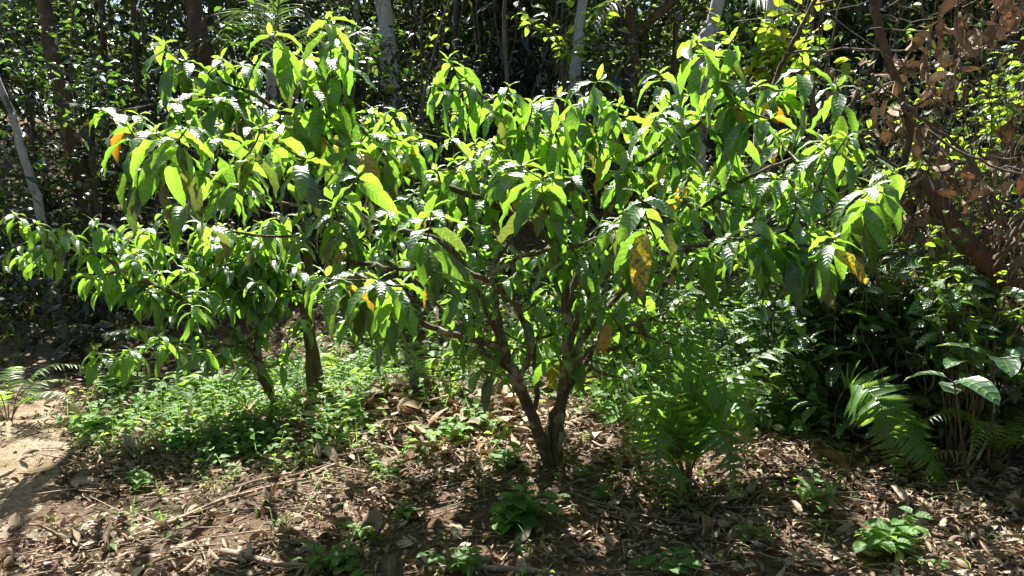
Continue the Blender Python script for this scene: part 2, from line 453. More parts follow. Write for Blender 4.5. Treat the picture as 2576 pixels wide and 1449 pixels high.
# ---------------------------------------------------------------- leaf litter (stuff)
def dens_l(x, y):
    return np.clip(0.62 + 1.3 * vnoise(x, y, 0.8, 8) + 0.7 * vnoise(x, y, 0.3, 9), 0.30, 1)
def litter(n, x0, x1, y0, y1, L0, L1, lift=0.02, keep_path=0.22, dens=None):
    x = rng.uniform(x0, x1, n); y = rng.uniform(y0, y1, n)
    keep = (~in_path(x, y)) | (rng.random(n) < keep_path)
    if dens is not None: keep &= rng.random(n) < dens(x, y)
    x = x[keep]; y = y[keep]; n = len(x)
    az = rng.uniform(0, 2 * PI, n); pit = rng.normal(0.05, 0.22, n)
    D = np.stack([np.cos(az) * np.cos(pit), np.sin(az) * np.cos(pit), np.sin(pit)], -1)
    Nn = unit(np.stack([rng.normal(0, .35, n), rng.normal(0, .35, n), np.ones(n)], -1))
    L = rng.uniform(L0, L1, n) * np.where(rng.random(n) < 0.15, 1.5, 1)
    P = np.stack([x, y, ground(x, y) + rng.uniform(0.003, lift, n) * (1 + 1.5 * dens_l(x, y))], -1) - D * (L / 2)[:, None] * np.array([1, 1, 0])
    P[:, 2] = np.maximum(P[:, 2], ground(P[:, 0], P[:, 1]) + 0.004)
    return P, D, Nn, L, n
b = Batch()
for (cnt, x0, x1, y0, y1, l0, l1, ns, nc) in ((26000, -3.4, 3.6, 2.2, 5.4, 0.022, 0.085, 5, 4), (800, -3.2, 3.4, 2.3, 5.2, 0.08, 0.17, 6, 5), (15000, -5, 6, 5.2, 10, 0.05, 0.15, 3, 3), (24000, -3.4, 3.6, 2.2, 5.4, 0.012, 0.035, 2, 3)):
    P, D, Nn, L, n = litter(cnt, x0, x1, y0, y1, l0, l1, dens=dens_l)
    leaves(b, P, D, Nn, L, L * rng.uniform(0.18, 0.5, n), rng.normal(0.35, 0.32, n), rng.normal(-0.55, 0.6, n), rng.random(n) * 0.95, ns=ns, nc=nc,
           fold=rng.normal(0.1, 0.3, n), curlw=rng.normal(0, 1.5, n) + 0.01, twist=rng.normal(0, 1.1, n), wave=3)
# raked up heap of litter behind the shrub
n = 1500
x = rng.normal(-0.75, 0.62, n); y = rng.normal(4.85, 0.3, n)
az = rng.uniform(0, 2 * PI, n); P = np.stack([x, y, ground(x, y) + rng.uniform(0.0, 0.05, n)], -1)
D = np.stack([np.cos(az), np.sin(az), rng.normal(0.15, .25, n)], -1); L = rng.uniform(0.08, 0.2, n)
leaves(b, P, D, np.array([[0, 0, 1.0]]) + rng.normal(0, .4, (n, 3)), L, L * rng.uniform(.25, .45, n), rng.normal(.3, .3, n), rng.normal(-.5, .5, n), rng.random(n), ns=4, nc=4,
       fold=0.1, curlw=rng.normal(0, 1.2, n) + 0.01, twist=rng.normal(0, .6, n))
tag(b.build('leaf_litter', M['dead']), 'dry curled brown leaves covering the ground', kind='stuff')
# fine twigs and stalk crumbs
b = Batch()
for i in range(3600):
    far = i % 3 == 0
    x = rng.uniform(-3.2, 3.4); y = rng.uniform(2.3, 5.6) if not far else rng.uniform(5, 9)
    if rng.random() > dens_l(x, y) + 0.1 or (in_path(x, y) and rng.random() < 0.8): continue
    if rng.random() < 0.35: x = rng.normal(-0.8, .6); y = rng.normal(4.85, .3)
    a = rng.normal(0.25, 0.7) + (PI if rng.random() < .5 else 0); l = rng.uniform(0.08, 0.45)
    t = np.linspace(-0.5, 0.5, 5)
    px = x + np.cos(a) * t * l; py = y + np.sin(a) * t * l + rng.normal(0, .12) * l * (t * t)
    pz = ground(px, py) + 0.012 + np.abs(rng.normal(0, .03)) * (t + .5)
    tube(b, np.stack([px, py, pz], -1), np.linspace(1, .6, 5) * rng.uniform(0.002, 0.0065), 4, cap=False)
tag(b.build('twig_litter', M['stick']), 'thin dry twigs scattered among the fallen leaves', kind='stuff')

# ---------------------------------------------------------------- woody skeletons
class Skel:
    def __init__(s):
        s.p = []; s.par = []; s.limb = []; s.w = []
    def node(s, p, par, limb):
        s.p.append(np.asarray(p, float)); s.par.append(par); s.limb.append(limb); s.w.append(0.0)
        return len(s.p) - 1
    def line(s, pts, start, limb, n=5, jit=0.006):
        c = curve(pts, n); c[1:-1] += rng.normal(0, jit, c[1:-1].shape)
        k = start
        for i, q in enumerate(c):
            if i == 0 and start >= 0: continue
            k = s.node(q, k, limb)
        return k
    def nearest(s, p, bias=0.35):
        P = np.array(s.p); d = np.linalg.norm(P - p, axis=1)
        d = d + bias * np.maximum(0, P[:, 2] - p[2] + 0.03) * 3      # prefer attaching from below
        return int(np.argmin(d))
    def twig_to(s, p, up=0.5):
        k = s.nearest(p); a = s.p[k]; limb = s.limb[k]
        d = p - a; l = np.linalg.norm(d)
        if l < 0.03: return k, unit(d + np.array([0, 0, .1]))
        ctrl = a + d * 0.5 + np.array([0, 0, -0.12 * l]) + rng.normal(0, .05 * l, 3)
        m = max(3, int(l / 0.06))
        for i in range(1, m + 1):
            t = i / m
            k = s.node((1 - t) ** 2 * a + 2 * t * (1 - t) * ctrl + t * t * p, k, limb)
        return k, unit(p - s.p[s.par[k]])
    def weigh(s):
        for i in range(len(s.p) - 1, -1, -1):
            if s.par[i] >= 0: s.w[s.par[i]] += s.w[i]
    def tubes(s, limb_of, r0=0.0035, ex=0.46, nside=7, rmax=0.07):
        kids = {}
        for i, q in enumerate(s.par): kids.setdefault(q, []).append(i)
        rad = [min(rmax, r0 * max(w, 1.0) ** ex) for w in s.w]
        out = {}
        started = set()
        stack = [(i, None) for i in kids.get(-1, [])]
        while stack:
            i, st = stack.pop()
            lb = s.limb[i]
            chain = [i] if st is None else [st, i]
            while True:
                ks = kids.get(chain[-1], [])
                same = [k for k in ks if s.limb[k] == lb]
                if not same:
                    for k in ks: stack.append((k, chain[-1]))
                    break
                same.sort(key=lambda k: -s.w[k])
                for k in ks:
                    if k != same[0]: stack.append((k, chain[-1]))
                chain.append(same[0])
            if len(chain) < 2: continue
            pts = np.array([s.p[k] for k in chain]); rr = np.array([rad[k] for k in chain])
            if st is not None: rr[0] = min(rr[0], rr[1] * 1.35)
            if st is None: rr = rr * (1 + .55 * np.exp(-(pts[:, 2] - pts[0, 2]) / .07))
            rr = np.convolve(np.pad(rr, 1, mode='edge'), [0.25, 0.5, 0.25], 'valid')
            tube(out.setdefault(lb, Batch()), pts, rr, nside, seed=rng.random() * 6, rough=0.07)
        return out

AGE = 0.0
def whorl(bt, p, tdir, L, pairs=5, old=0.5, yel=0.06, res=8, az0=None, young=True):
    """terminal rosette: opposite pairs of long drooping leaves, youngest on top"""
    az = rng.uniform(0, PI) if az0 is None else az0
    back = [0.0, 0.012, 0.035, 0.07, 0.11, 0.15, 0.19]
    fl = [0.36, 0.74, 1.0, 1.05, 1.08, 1.1, 1.05]
    t0 = [60, 32, 12, -4, -24, -38, -46]; t1 = [5, -62, -82, -90, -94, -96, -96]
    Ps, Ds, Ls, A0, A1, Ag = [], [], [], [], [], []
    for i in range(pairs):
        for sgn in (0, PI):
            if i > 2 and rng.random() < 0.16: continue
            a = az + sgn + rng.normal(0, 0.28)
            k = L / 0.2
            Ps.append(p - tdir * back[i] * k + rng.normal(0, .003, 3))
            Ds.append([math.cos(a), math.sin(a), rng.normal(0, .08)])
            Ls.append(L * fl[i] * rng.uniform(0.82, 1.12))
            A0.append(R(t0[i] + rng.normal(0, 12))); A1.append(R(t1[i] + rng.normal(0, 14)))
            ag = [0.04, 0.16, 0.28, 0.38, 0.46, 0.56, 0.6][i] * (1 - AGE) + rng.normal(0, 0.05)
            if i >= 3:
                if rng.random() < old * (0.3 + 0.3 * (i - 3)): ag = rng.uniform(0.6, 0.8)
                if rng.random() < yel: ag = rng.uniform(0.93, 1.03)
            Ag.append(ag)
        az += PI / 2 + rng.normal(0, .2)
    Ls = np.array(Ls); n = len(Ls)
    roll = rng.normal(0, 0.3, n); Ds = unit(np.array(Ds))
    side = np.cross(Ds, np.array([0, 0, 1.0]))
    Nn = np.array([[0, 0, 1.0]]) * np.cos(roll)[:, None] + side * np.sin(roll)[:, None]
    leaves(bt, np.array(Ps), Ds, Nn, Ls, Ls * rng.uniform(0.25, 0.33, n), np.array(A0), np.array(A1), np.array(Ag), ns=res, nc=5 if res >= 7 else 3,
           fold=rng.uniform(0.08, 0.4, n), wave=1.4, twist=rng.normal(0, .4, n), bend=0.55)

def coffee_shrub(name, label, stems, limbs, tips, part_names=True, group=None, res=8, pairs=5, old=0.5, yel=0.06, r0=0.0036, rmax=0.06, mat='coffee', fruit=0):
    """stems: [(start_ref, pts)] - start_ref None or index; limbs idem; tips: [(point, leaf length)]"""
    base = stems[0][1][0]
    root = empty(name, base, label, 'shrub', group)
    sk = Skel(); ends = {}
    for i, (ref, pts) in enumerate(stems + limbs):
        start = -1
        if ref is not None: start = sk.nearest(np.asarray(pts[0]), 0)
        pts = [np.asarray(q, float) for q in pts]
        if start >= 0: pts[0] = sk.p[start]
        ends[i] = sk.line(pts, start, i, jit=0.004)
    fol = {}
    order = sorted(tips, key=lambda t: np.min(np.linalg.norm(np.array(sk.p) - t[0], axis=1)))
    for tip in order:
        p, L = tip[0], tip[1]
        k, d = sk.twig_to(p)
        sk.w[k] += 1.0
        d = unit(d + np.array([0, 0, 0.35]))
        lb = max(sk.limb[k], len(stems)) if limbs else sk.limb[k]
        whorl(fol.setdefault(lb, Batch()), p, d, L, pairs=tip[2] if len(tip) > 2 else pairs + (rng.random() < .4), old=old, yel=yel, res=res)
    sk.weigh()
    tb = sk.tubes(None, r0=r0, rmax=rmax)
    objs = {}
    for lb in sorted(tb):
        nm = 'stem' if lb < len(stems) else 'branch'
        objs[lb] = tb[lb].build(nm, M['coffee_bark'], root)
        objs[lb]['_o'] = list(base)
    for lb in sorted(fol):
        par = objs.get(lb)
        if par is None: par = root
        fol[lb].build('foliage', M[mat], par, origin=base)
    for o in objs.values():
        if '_o' in o: del o['_o']
    return root, sk

# ---------------------------------------------------------------- the big shrub in the middle
B0 = on_ground(1385, 1186); BY = B0[1]
def A(px, py, dy=0.0): return at(px, py, BY + dy)
stems = [(None, [B0 + np.array([0, 0, -.05]), A(1372, 1140), A(1342, 1055, -.02), A(1302, 968, -.05), A(1284, 925, -.06)]),
         (None, [B0 + np.array([0.05, 0.03, -.05]), A(1400, 1110, .02), A(1412, 1000, .05), A(1425, 900, .1), A(1428, 800, .15)])]
limbs = [
 (1, [A(1284, 925, -.06), A(1262, 870, -.1), A(1222, 770, -.2), A(1175, 680, -.3), A(1105, 605, -.35), A(1010, 580, -.4), A(905, 545, -.4), A(800, 490, -.45), A(700, 440, -.5), A(600, 400, -.5)]),
 (1, [A(1284, 925, -.06), A(1255, 800, .0), A(1236, 690, .05), A(1260, 640, .05), A(1310, 560, 0), A(1335, 470, -.1)]),
 (1, [A(1302, 968, -.05), A(1330, 890, -.1), A(1310, 790, -.25), A(1230, 710, -.4), A(1120, 665, -.55), A(1010, 680, -.7), A(900, 660, -.75)]),
 (1, [A(1428, 800, .15), A(1450, 700, .2), A(1500, 600, .2), A(1545, 505, .2), A(1586, 435, .15), A(1710, 345, .1), A(1810, 270, .1), A(1960, 215, .1)]),
 (1, [A(1425, 900, .1), A(1480, 740, 0), A(1600, 650, -.2), A(1760, 620, -.3), A(1900, 595, -.35), A(2090, 540, -.4), A(2210, 455, -.45)]),
 (1, [A(1428, 800, .15), A(1410, 650, .3), A(1330, 560, .4), A(1180, 490, .4), A(1000, 430, .4), A(850, 360, .35), A(740, 295, .3), A(640, 240, .25), A(520, 185, .2), A(430, 135, .15)]),
 (1, [A(1450, 700, .2), A(1455, 580, .35), A(1430, 450, .45), A(1400, 330, .4), A(1320, 270, .3)]),
 (1, [A(1236, 690, .05), A(1290, 655, .0), A(1330, 640, -.05), A(1460, 615, -.25), A(1580, 560, -.45)]),
 (1, [A(1000, 430, .4), A(920, 330, .35), A(850, 220, .3), A(828, 100, .25)]),
 (1, [A(1412, 1000, .05), A(1460, 860, .2), A(1560, 740, .35), A(1720, 560, .4), A(1860, 460, .4), A(1990, 400, .4)]),
 (1, [A(1262, 870, -.1), A(1180, 850, -.2), A(1080, 820, -.2), A(960, 760, -.2)]),
 (1, [A(1372, 1140), A(1400, 1020, .1), A(1480, 900, .25), A(1530, 800, .35), A(1600, 720, .4)]),
 (1, [A(1340, 1055, -.02), A(1352, 960, .1), A(1345, 870, .2), A(1390, 780, .3)]),
 (1, [A(1284, 925, -.06), A(1210, 880, .1), A(1130, 800, .25), A(1060, 720, .3), A(960, 650, .3)]),
 (1, [A(1412, 1000, .05), A(1440, 930, -.1), A(1520, 850, -.25), A(1640, 800, -.3)]),
 (1, [A(1545, 505, .2), A(1620, 420, .3), A(1750, 260, .3), A(1790, 130, .25)]),
]
# rosette centres: (x, y in the photograph's 2576 px grid, leaf length in the same px)
WH = [(412,112,95),(470,150,80),(560,148,85),(610,165,80),(682,90,100),(640,160,80),(822,48,100),(828,150,125),(870,100,90),(512,242,115),(590,262,95),(262,282,85),(350,292,80),(385,330,130),(330,330,120),
 (700,275,100),(722,312,125),(655,330,110),(830,292,105),(520,440,85),(612,400,105),(690,350,120),(450,350,110),(770,400,110),(785,225,110),(745,140,80),(560,330,100),
 (1128,152,95),(1172,200,85),(1090,215,80),(1280,218,90),(1235,250,80),(1400,242,100),(1340,262,100),(1505,202,125),(1560,262,85),(1000,278,90),(925,335,125),(880,380,120),(985,345,120),(1060,350,90),(1310,415,130),(1440,440,100),(1395,330,100),(1500,330,110),
 (1085,528,120),(1612,498,135),(1180,555,85),(1100,430,90),(1690,265,85),(1645,300,90),
 (1748,102,105),(1838,105,90),(1800,200,90),(1850,230,95),(1660,185,80),(2035,168,120),(2110,220,90),(1905,215,90),(1975,225,100),(1760,295,100),(1940,300,100),(2130,345,90),(2080,370,85),(2245,435,140),(2200,470,120),
 (2060,470,90),(1995,555,120),(1885,560,110),(1930,600,115),(1760,520,110),(2095,600,110),(1830,600,115),(1700,560,120),(1650,600,120),(1540,560,100),(2040,620,110),
 (862,652,125),(820,700,120),(895,690,110),(1012,720,120),(950,705,110),(975,760,100),(1180,680,85),(1208,930,80),(1405,900,90),(1605,730,95),(1470,640,95),(1155,780,80),(1350,760,80),(1280,700,80),(1520,760,80),(1250,840,70),
 (905,440,110),(840,520,100),(980,520,100),(1050,600,90),(1230,480,95),(1370,520,100),(1450,520,90),(1560,420,85),(1850,400,90),(1720,400,90),(1800,440,85),(1620,360,85),(1950,450,85),(600,480,100),(1110,690,80),(1250,600,80),(1390,620,90),(1320,330,90),(1180,400,80),(1480,690,80)]
for i in range(60):
    WH.append((rng.uniform(1090, 1640), rng.uniform(740, 960), rng.uniform(38, 62)))
for i in range(110):
    WH.append((rng.uniform(860, 1800), rng.uniform(600, 880), rng.uniform(42, 70)))
for i in range(62):
    WH.append((rng.uniform(420, 2120), rng.uniform(230, 620), rng.uniform(66, 92)))
for i in range(46):
    WH.append((rng.uniform(820, 2080), rng.uniform(330, 640), rng.uniform(60, 85)))
tips = []
lp = [(np.array([q for q in l[1]]), None) for l in limbs]
allp = np.concatenate([np.array(l[1]) for l in limbs])
apx = np.array([((q[0] / (q[1] * math.cos(PITCH) - (q[2] - CAM_H) * math.sin(PITCH))), (q[2])) for q in allp])
for (x, y, l) in WH:
    cand = []
    for q in allp:
        m_ = at(x, y, q[1]); cand.append((np.linalg.norm(m_ - q), q[1]))
    dmin, Y = min(cand)
    if y == int(y) and isinstance(y, int): pass
    elif dmin > (.6 if y > 740 else .36): continue
    if l < 72.01 and dmin > (.6 if y > 740 else .42): continue
    Y += (rng.uniform(.05, .6) if l < 72.01 and y > 590 else rng.uniform(.05, .45) if not isinstance(y, int) else 0) + rng.normal(0, .14) - (0.22 if l > 98 else 0)
    tips.append((at(x, y, Y), min(0.30, l * (1.2 if l > 78 else 1.12) * Y / FPX), (3 if rng.random() < .5 else 4) if l < 76 else 6 if l > 112 else 5 if l > 92 or rng.random() < .4 else 4))
coffee_shrub('glossy_leaf_shrub', 'large spreading shrub in the centre with drooping glossy leaves and a forked trunk', stems, limbs, tips, res=9, pairs=5, old=0.5, yel=0.045, r0=0.0038, rmax=0.032)

AGE = 0.35
# ---------------------------------------------------------------- left shrub, a little farther back
B1 = on_ground(682, 1058); Y1 = B1[1]
def A1(px, py, dy=0.0): return at(px, py, Y1 + dy)
stems1 = [(None, [B1 + np.array([0, 0, -.05]), A1(690, 1010), A1(665, 960), A1(650, 900), A1(648, 840)])]
limbs1 = [
 (0, [A1(650, 900), A1(590, 850, -.1), A1(520, 800, -.15), A1(440, 740, -.2), A1(330, 690, -.2), A1(220, 620, -.2), A1(120, 570, -.2), A1(50, 548, -.2)]),
 (0, [A1(648, 840), A1(640, 780), A1(600, 720, .1), A1(540, 660, .2), A1(450, 600, .2), A1(380, 560, .2)]),
 (0, [A1(648, 840), A1(665, 760, .1), A1(680, 690, .15), A1(700, 620, .2)]),
 (0, [A1(648, 860), A1(580, 870, -.3), A1(480, 860, -.4), A1(380, 870, -.5), A1(270, 885, -.55)]),
 (0, [A1(665, 960), A1(640, 935, -.2), A1(620, 915, -.3)]),
 (0, [A1(665, 760, .1), A1(740, 720, 0), A1(810, 680, 0)])]
WH1 = [(38,540,62),(88,562,62),(150,572,62),(235,552,65),(325,552,62),(412,542,62),(462,565,62),(520,592,62),(590,592,60),(650,562,60),(700,590,60),(752,625,60),(212,622,65),(300,655,70),(372,690,65),(440,640,62),(500,640,62),(560,660,62),(640,640,60),(700,682,60),
 (330,722,75),(412,722,65),(480,765,60),(560,760,60),(620,742,60),(262,690,70),(762,732,60),(690,782,60),(238,880,75),(330,882,80),(442,868,85),(622,912,75),(722,900,60),(540,852,60),(380,770,60),(180,590,60),(280,600,62),(360,610,62),(600,640,60),(540,620,60),(480,690,60),(660,720,60),(800,690,60),(740,670,60),(590,700,60),(430,780,60),(120,590,60),(350,580,60),(560,570,55),(820,740,60),(760,800,60),(520,720,60),(400,850,70),(500,880,65)]
for i in range(12):
    WH1.append((rng.uniform(260, 760), rng.uniform(800, 900), 50))
for i in range(96):
    q = limbs1[i % 4][1]; q = q[rng.integers(1, len(q))]
    px = q[0] * FPX / (q[1] / math.cos(PITCH)) + W0 / 2
    WH1.append((px + rng.normal(0, 30), 610 + rng.uniform(-30, 150) * (1 if px > 200 else .3), 54))
allp = np.concatenate([np.array(l[1]) for l in limbs1]); tips = []
for (x, y, l) in WH1:
    Y = min((np.linalg.norm(at(x, y, q[1]) - q), q[1]) for q in allp)[1] + rng.normal(0, .12)
    tips.append((at(x, y, Y), l * 1.15 * Y / FPX))
coffee_shrub('glossy_leaf_shrub', 'lower shrub left of the large one, small drooping leaves reaching the left edge', stems1, limbs1, tips, res=6, pairs=4, old=0.2, yel=0.015, r0=0.0032, rmax=0.028)

# ---------------------------------------------------------------- shrubs behind, grown at random
def wild_shrub(px, py, Y, w, h, n, L, label, old=.2, pairs=5, zlow=0.5, group=None, res=6):
    p = at(px, py, Y); base = np.array([p[0], Y, float(ground(p[0], Y))])
    top = base + np.array([0, 0, h])
    st = [(None, [base - np.array([0, 0, .05]), base + np.array([.03, 0, h * .15]), base + np.array([-.03, .02, h * .3])])]
    lm = []
    for k in range(4):
        a = k * PI / 2 + rng.uniform(-.5, .5)
        o = np.array([math.cos(a) * w * .5, math.sin(a) * w * .4, 0])
        lm.append((0, [base + np.array([-.03, .02, h * .3]), base + o * .4 + np.array([0, 0, h * .5]), base + o * .8 + np.array([0, 0, h * .75])]))
    tp = []
    for i in range(n):
        a = rng.uniform(0, 2 * PI); r_ = math.sqrt(rng.random()); z = rng.uniform(zlow, 1.0)
        tp.append((base + np.array([math.cos(a) * r_ * w * .5 * (1.15 - .4 * z), math.sin(a) * r_ * w * .4, h * z * (1 - .12 * r_)]), L * rng.uniform(.8, 1.15)))
    return coffee_shrub('glossy_leaf_shrub', label, st, lm, tp, res=res, pairs=pairs, old=old, yel=.03, rmax=.03)[0]
wild_shrub(1130, 400, 8.0, 3.0, 1.5, 60, .22, 'bright shrub directly behind the middle of the large shrub')
wild_shrub(1500, 460, 8.1, 2.4, 1.35, 46, .22, 'bright shrub behind the large shrub, right of its forked trunk')
wild_shrub(2030, 400, 6.3, 2.0, 1.75, 44, .2, 'shrub with yellow green leaves behind the right side of the large shrub', old=.45)
wild_shrub(1740, 500, 7.4, 1.7, 1.35, 30, .19, 'small shrub behind the long right branches of the large shrub')

# ---------------------------------------------------------------- background forest (stuff) and canopy
def clumps(b, C, per, rad, L0, L1, age, flat=0.5, wr=(0.3, 0.5), ns=2, droop=0.5, mat=None):
    n = len(C) * per
    P = np.repeat(C, per, 0) + rng.normal(0, 1, (n, 3)) * np.array([rad, rad, rad * .8])
    az = rng.uniform(0, 2 * PI, n); pt = rng.normal(-0.35, .5, n)
    D = np.stack([np.cos(az) * np.cos(pt), np.sin(az) * np.cos(pt), np.sin(pt)], -1)
    Nn = unit(np.array([[0, 0, 1.0]]) + rng.normal(0, flat, (n, 3)))
    L = rng.uniform(L0, L1, n) * np.repeat(rng.uniform(.7, 1.3, len(C)), per)
    ag = np.clip(np.repeat(rng.normal(age, .22, len(C)), per) + rng.normal(0, .08, n), 0, 1)
    leaves(b, P, D, Nn, L, L * rng.uniform(*wr, n), rng.normal(.1, .3, n), rng.normal(-droop, .3, n), ag, ns=ns, nc=3, fold=rng.normal(.2, .2, n))

def forest_mass(ncl, x0, x1, y0, y1, z0, z1, per, rad, L0, L1, age, name, label, keep=None):
    C = np.stack([rng.uniform(x0, x1, ncl), rng.uniform(y0, y1, ncl), rng.uniform(z0, z1, ncl)], -1)
    C[:, 0] *= C[:, 1] / y1
    k = rng.random(ncl) < np.clip(0.66 + 2.4 * vnoise(C[:, 0] + C[:, 1] * .7, C[:, 2], 1.3, 11) + 1.0 * vnoise(C[:, 0] * 1.3, C[:, 2] + C[:, 1], .5, 12), .1, 1)
    if keep is not None: k &= keep(C)
    if y0 > 8: k &= C[:, 1] > 6.8 + .74 * C[:, 2] + .8 * vnoise(C[:, 0], C[:, 2], 1.0, 31)
    C = C[k]; C[:, 2] += ground(C[:, 0], C[:, 1]) * (1 - smooth(2, 7, C[:, 2]))
    b = Batch(); clumps(b, C, per, rad, L0, L1, age)
    return tag(b.build(name, M['forest']), label, kind='stuff')
def no_keep(C): return np.ones(len(C), bool)
def gap_sky(C):
    # two thin places in the tree wall where the sky shows
    g1 = (np.abs(C[:, 0] / C[:, 1] + 0.53) < 0.035) & (C[:, 2] / C[:, 1] > .30)
    g2 = (np.abs(C[:, 0] / C[:, 1] - 0.19) < 0.04) & (C[:, 2] / C[:, 1] > .27)
    return ~(g1 | g2)
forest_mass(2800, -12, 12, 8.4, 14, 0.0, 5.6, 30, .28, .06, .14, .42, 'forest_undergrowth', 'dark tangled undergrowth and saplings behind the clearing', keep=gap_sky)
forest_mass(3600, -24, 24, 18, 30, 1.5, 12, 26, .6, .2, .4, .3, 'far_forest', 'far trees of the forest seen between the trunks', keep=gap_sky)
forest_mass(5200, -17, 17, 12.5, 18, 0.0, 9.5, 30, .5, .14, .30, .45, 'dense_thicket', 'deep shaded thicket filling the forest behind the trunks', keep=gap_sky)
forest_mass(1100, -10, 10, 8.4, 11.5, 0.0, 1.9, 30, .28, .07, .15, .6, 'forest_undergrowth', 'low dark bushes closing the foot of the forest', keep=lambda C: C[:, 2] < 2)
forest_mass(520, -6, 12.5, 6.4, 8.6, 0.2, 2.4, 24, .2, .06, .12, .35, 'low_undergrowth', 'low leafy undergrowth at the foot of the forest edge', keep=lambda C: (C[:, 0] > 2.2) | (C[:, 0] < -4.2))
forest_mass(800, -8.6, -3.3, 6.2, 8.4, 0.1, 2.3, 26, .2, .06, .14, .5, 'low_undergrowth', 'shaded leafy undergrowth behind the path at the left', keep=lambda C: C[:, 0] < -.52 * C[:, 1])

forest_mass(420, -9, 10, 8.4, 12, 0.4, 5, 16, .3, .16, .28, .5, 'forest_undergrowth', 'large leaved saplings standing in front of the forest wall', keep=gap_sky)
# overhead canopy joining the trees, above and beyond the frame's top
NC = 1900
C = np.stack([rng.uniform(-14, 14, NC), rng.uniform(11.5, 24, NC), rng.uniform(7.2, 11.5, NC)], -1)
k = rng.random(NC) < np.clip(.75 + 1.5 * vnoise(C[:, 0], C[:, 1], 2.2, 14), .1, 1)
k &= C[:, 1] > 7.3 + .72 * C[:, 2] + 1.2 * vnoise(C[:, 0], C[:, 2], 1.5, 15)
k &= ~((C[:, 0] > 1.5) & (C[:, 0] < 6) & (C[:, 1] > 16))
b = Batch(); clumps(b, C[k], 30, .5, .18, .32, .4)
# added unseen ring of leaf clumps beside and behind the camera, cutting sky fill
NC = 1500; a = rng.uniform(R(-205), R(25), NC); rr = rng.uniform(7.5, 10.5, NC)
C = np.stack([rr * np.cos(a), rr * np.sin(a) + 1.0, rng.uniform(0.3, 8.5, NC)], -1)
C = C[(np.abs(C[:, 0]) > 5.6) | (C[:, 1] < 0)]
clumps(b, C, 16, .6, .3, .55, .4)
tag(b.build('canopy_and_shade_ring', M['forest']), 'leafy canopy roof of the forest above the dark trunks, with an added unseen leaf ring that cuts sky light', kind='stuff')

# ---------------------------------------------------------------- trees
def tree(pts, Y, r, mat, label, name='forest_tree', top=8.5, crown=True, cr=1.6, limb=None, group='forest trees behind the clearing', nolimb=False):
    q = [at(x, y, Y) for x, y in pts]                         # listed from the top of the picture down
    low = q[-1]; gz = float(ground(low[0], Y))
    dx = (q[-1] - q[-2]); dx = dx / max(abs(dx[2]), .05)
    foot = np.array([low[0] + dx[0] * min(1.0, (low[2] - gz) * .5), Y, gz - .1])
    up = q[0] - q[1]; up = up / max(abs(up[2]), .05)
    head = q[0] + up * (top - q[0][2]); head[0] = q[0][0] + np.clip(head[0] - q[0][0], -1.3, 1.3)
    pl = [head] + q + [foot]; pl = pl[::-1]
    root = empty(name, (foot[0], Y, gz), label, 'tree', group)
    c = curve(pl, 8, jit=.012 if r > .06 else .004)
    t = np.linspace(0, 1, len(c))
    b = Batch(); tube(b, c, r * (1.12 - .45 * t + .35 * np.exp(-t * 22)), 14, seed=rng.random() * 6, rough=.07)
    tr = b.build('trunk', M[mat], root)
    b = Batch()
    for k in range(1 if nolimb else 5):
        s0 = c[int(np.argmin(np.abs(c[:, 2] - top * (.8 + .04 * k))))]; a = k * 2.4 + rng.random()
        e = s0 + np.array([math.cos(a) * cr, math.sin(a) * cr, rng.uniform(.5, 1.6)])
        tube(b, curve([s0, (s0 + e) / 2 + np.array([0, 0, .2]), e], 5), np.linspace(r * .4, r * .1, 11), 6)
    lo = b.build('limb', M[mat], root)
    if limb:
        b = Batch()
        for lm in limb:
            cc = curve([at(*w_) for w_ in lm[0]], 6, jit=.01)
            tube(b, cc, np.linspace(lm[1], lm[2], len(cc)), 9, rough=.08)
        b.build('slanting_limb', M[mat], root)
    b = Batch(); n = 46
    C = head + np.stack([rng.normal(0, cr * .6, n), rng.normal(0.6, cr * .5, n), rng.normal(.5, .7, n)], -1)
    C[:, 1] = np.maximum(C[:, 1], 6.9 + C[:, 2] * .73)
    clumps(b, C, 26, .32, .12, .22, .4)
    b.build('crown', M['forest'], root)
    return root
tree([(-6, 200), (30, 290), (62, 400), (102, 540)], 7.2, .04, 'white_bark', 'slim pale leaning trunk at the left edge of the photo', top=6.5, nolimb=True)
tree([(112, 0), (128, 120), (165, 270), (200, 420), (222, 530)], 7.9, .09, 'dark_bark', 'dark curved trunk second from the left, mottled bark')
tree([(488, 0), (496, 60), (512, 140), (520, 260)], 8.3, .11, 'dark_bark', 'brown trunk behind the upper left branches')
tree([(650, 0), (662, 50), (680, 120)], 10.5, .10, 'pale_bark', 'grey trunk half hidden behind the top left leaf rosettes')
tree([(966, 0), (974, 100), (982, 200), (992, 300)], 9.9, .135, 'pale_bark', 'straight pale trunk with peeling patchy bark left of centre')
tree([(1462, 0), (1456, 90), (1448, 180), (1446, 260)], 8.8, .075, 'white_bark', 'slim whitish trunk right of the dark vine draped one')
tree([(1576, 0), (1582, 100), (1588, 200), (1590, 260)], 9.4, .13, 'dark_bark', 'dark trunk crossed by a slanting limb',
     limb=[([(1740, -60, 9.4), (1690, 0, 9.4), (1612, 75, 9.4), (1560, 120, 9.4), (1515, 160, 9.3)], .07, .05)])
tree([(1806, 0), (1792, 60), (1772, 130), (1762, 230)], 8.6, .10, 'white_bark', 'pale grey trunk behind the upper right branches')
tree([(1932, 60), (1926, 110), (1918, 190), (1914, 300)], 7.0, .05, 'pale_bark', 'thin pale stem hung with bright green vine leaves', top=5.5)
tree([(255, 0), (262, 80), (258, 200), (270, 400)], 11, .05, 'dark_bark', 'thin dark trunk between the two leftmost curved trunks')
tree([(575, 0), (580, 80), (585, 160)], 9.5, .022, 'dark_bark', 'very thin dark sapling stem right of the brown trunk')
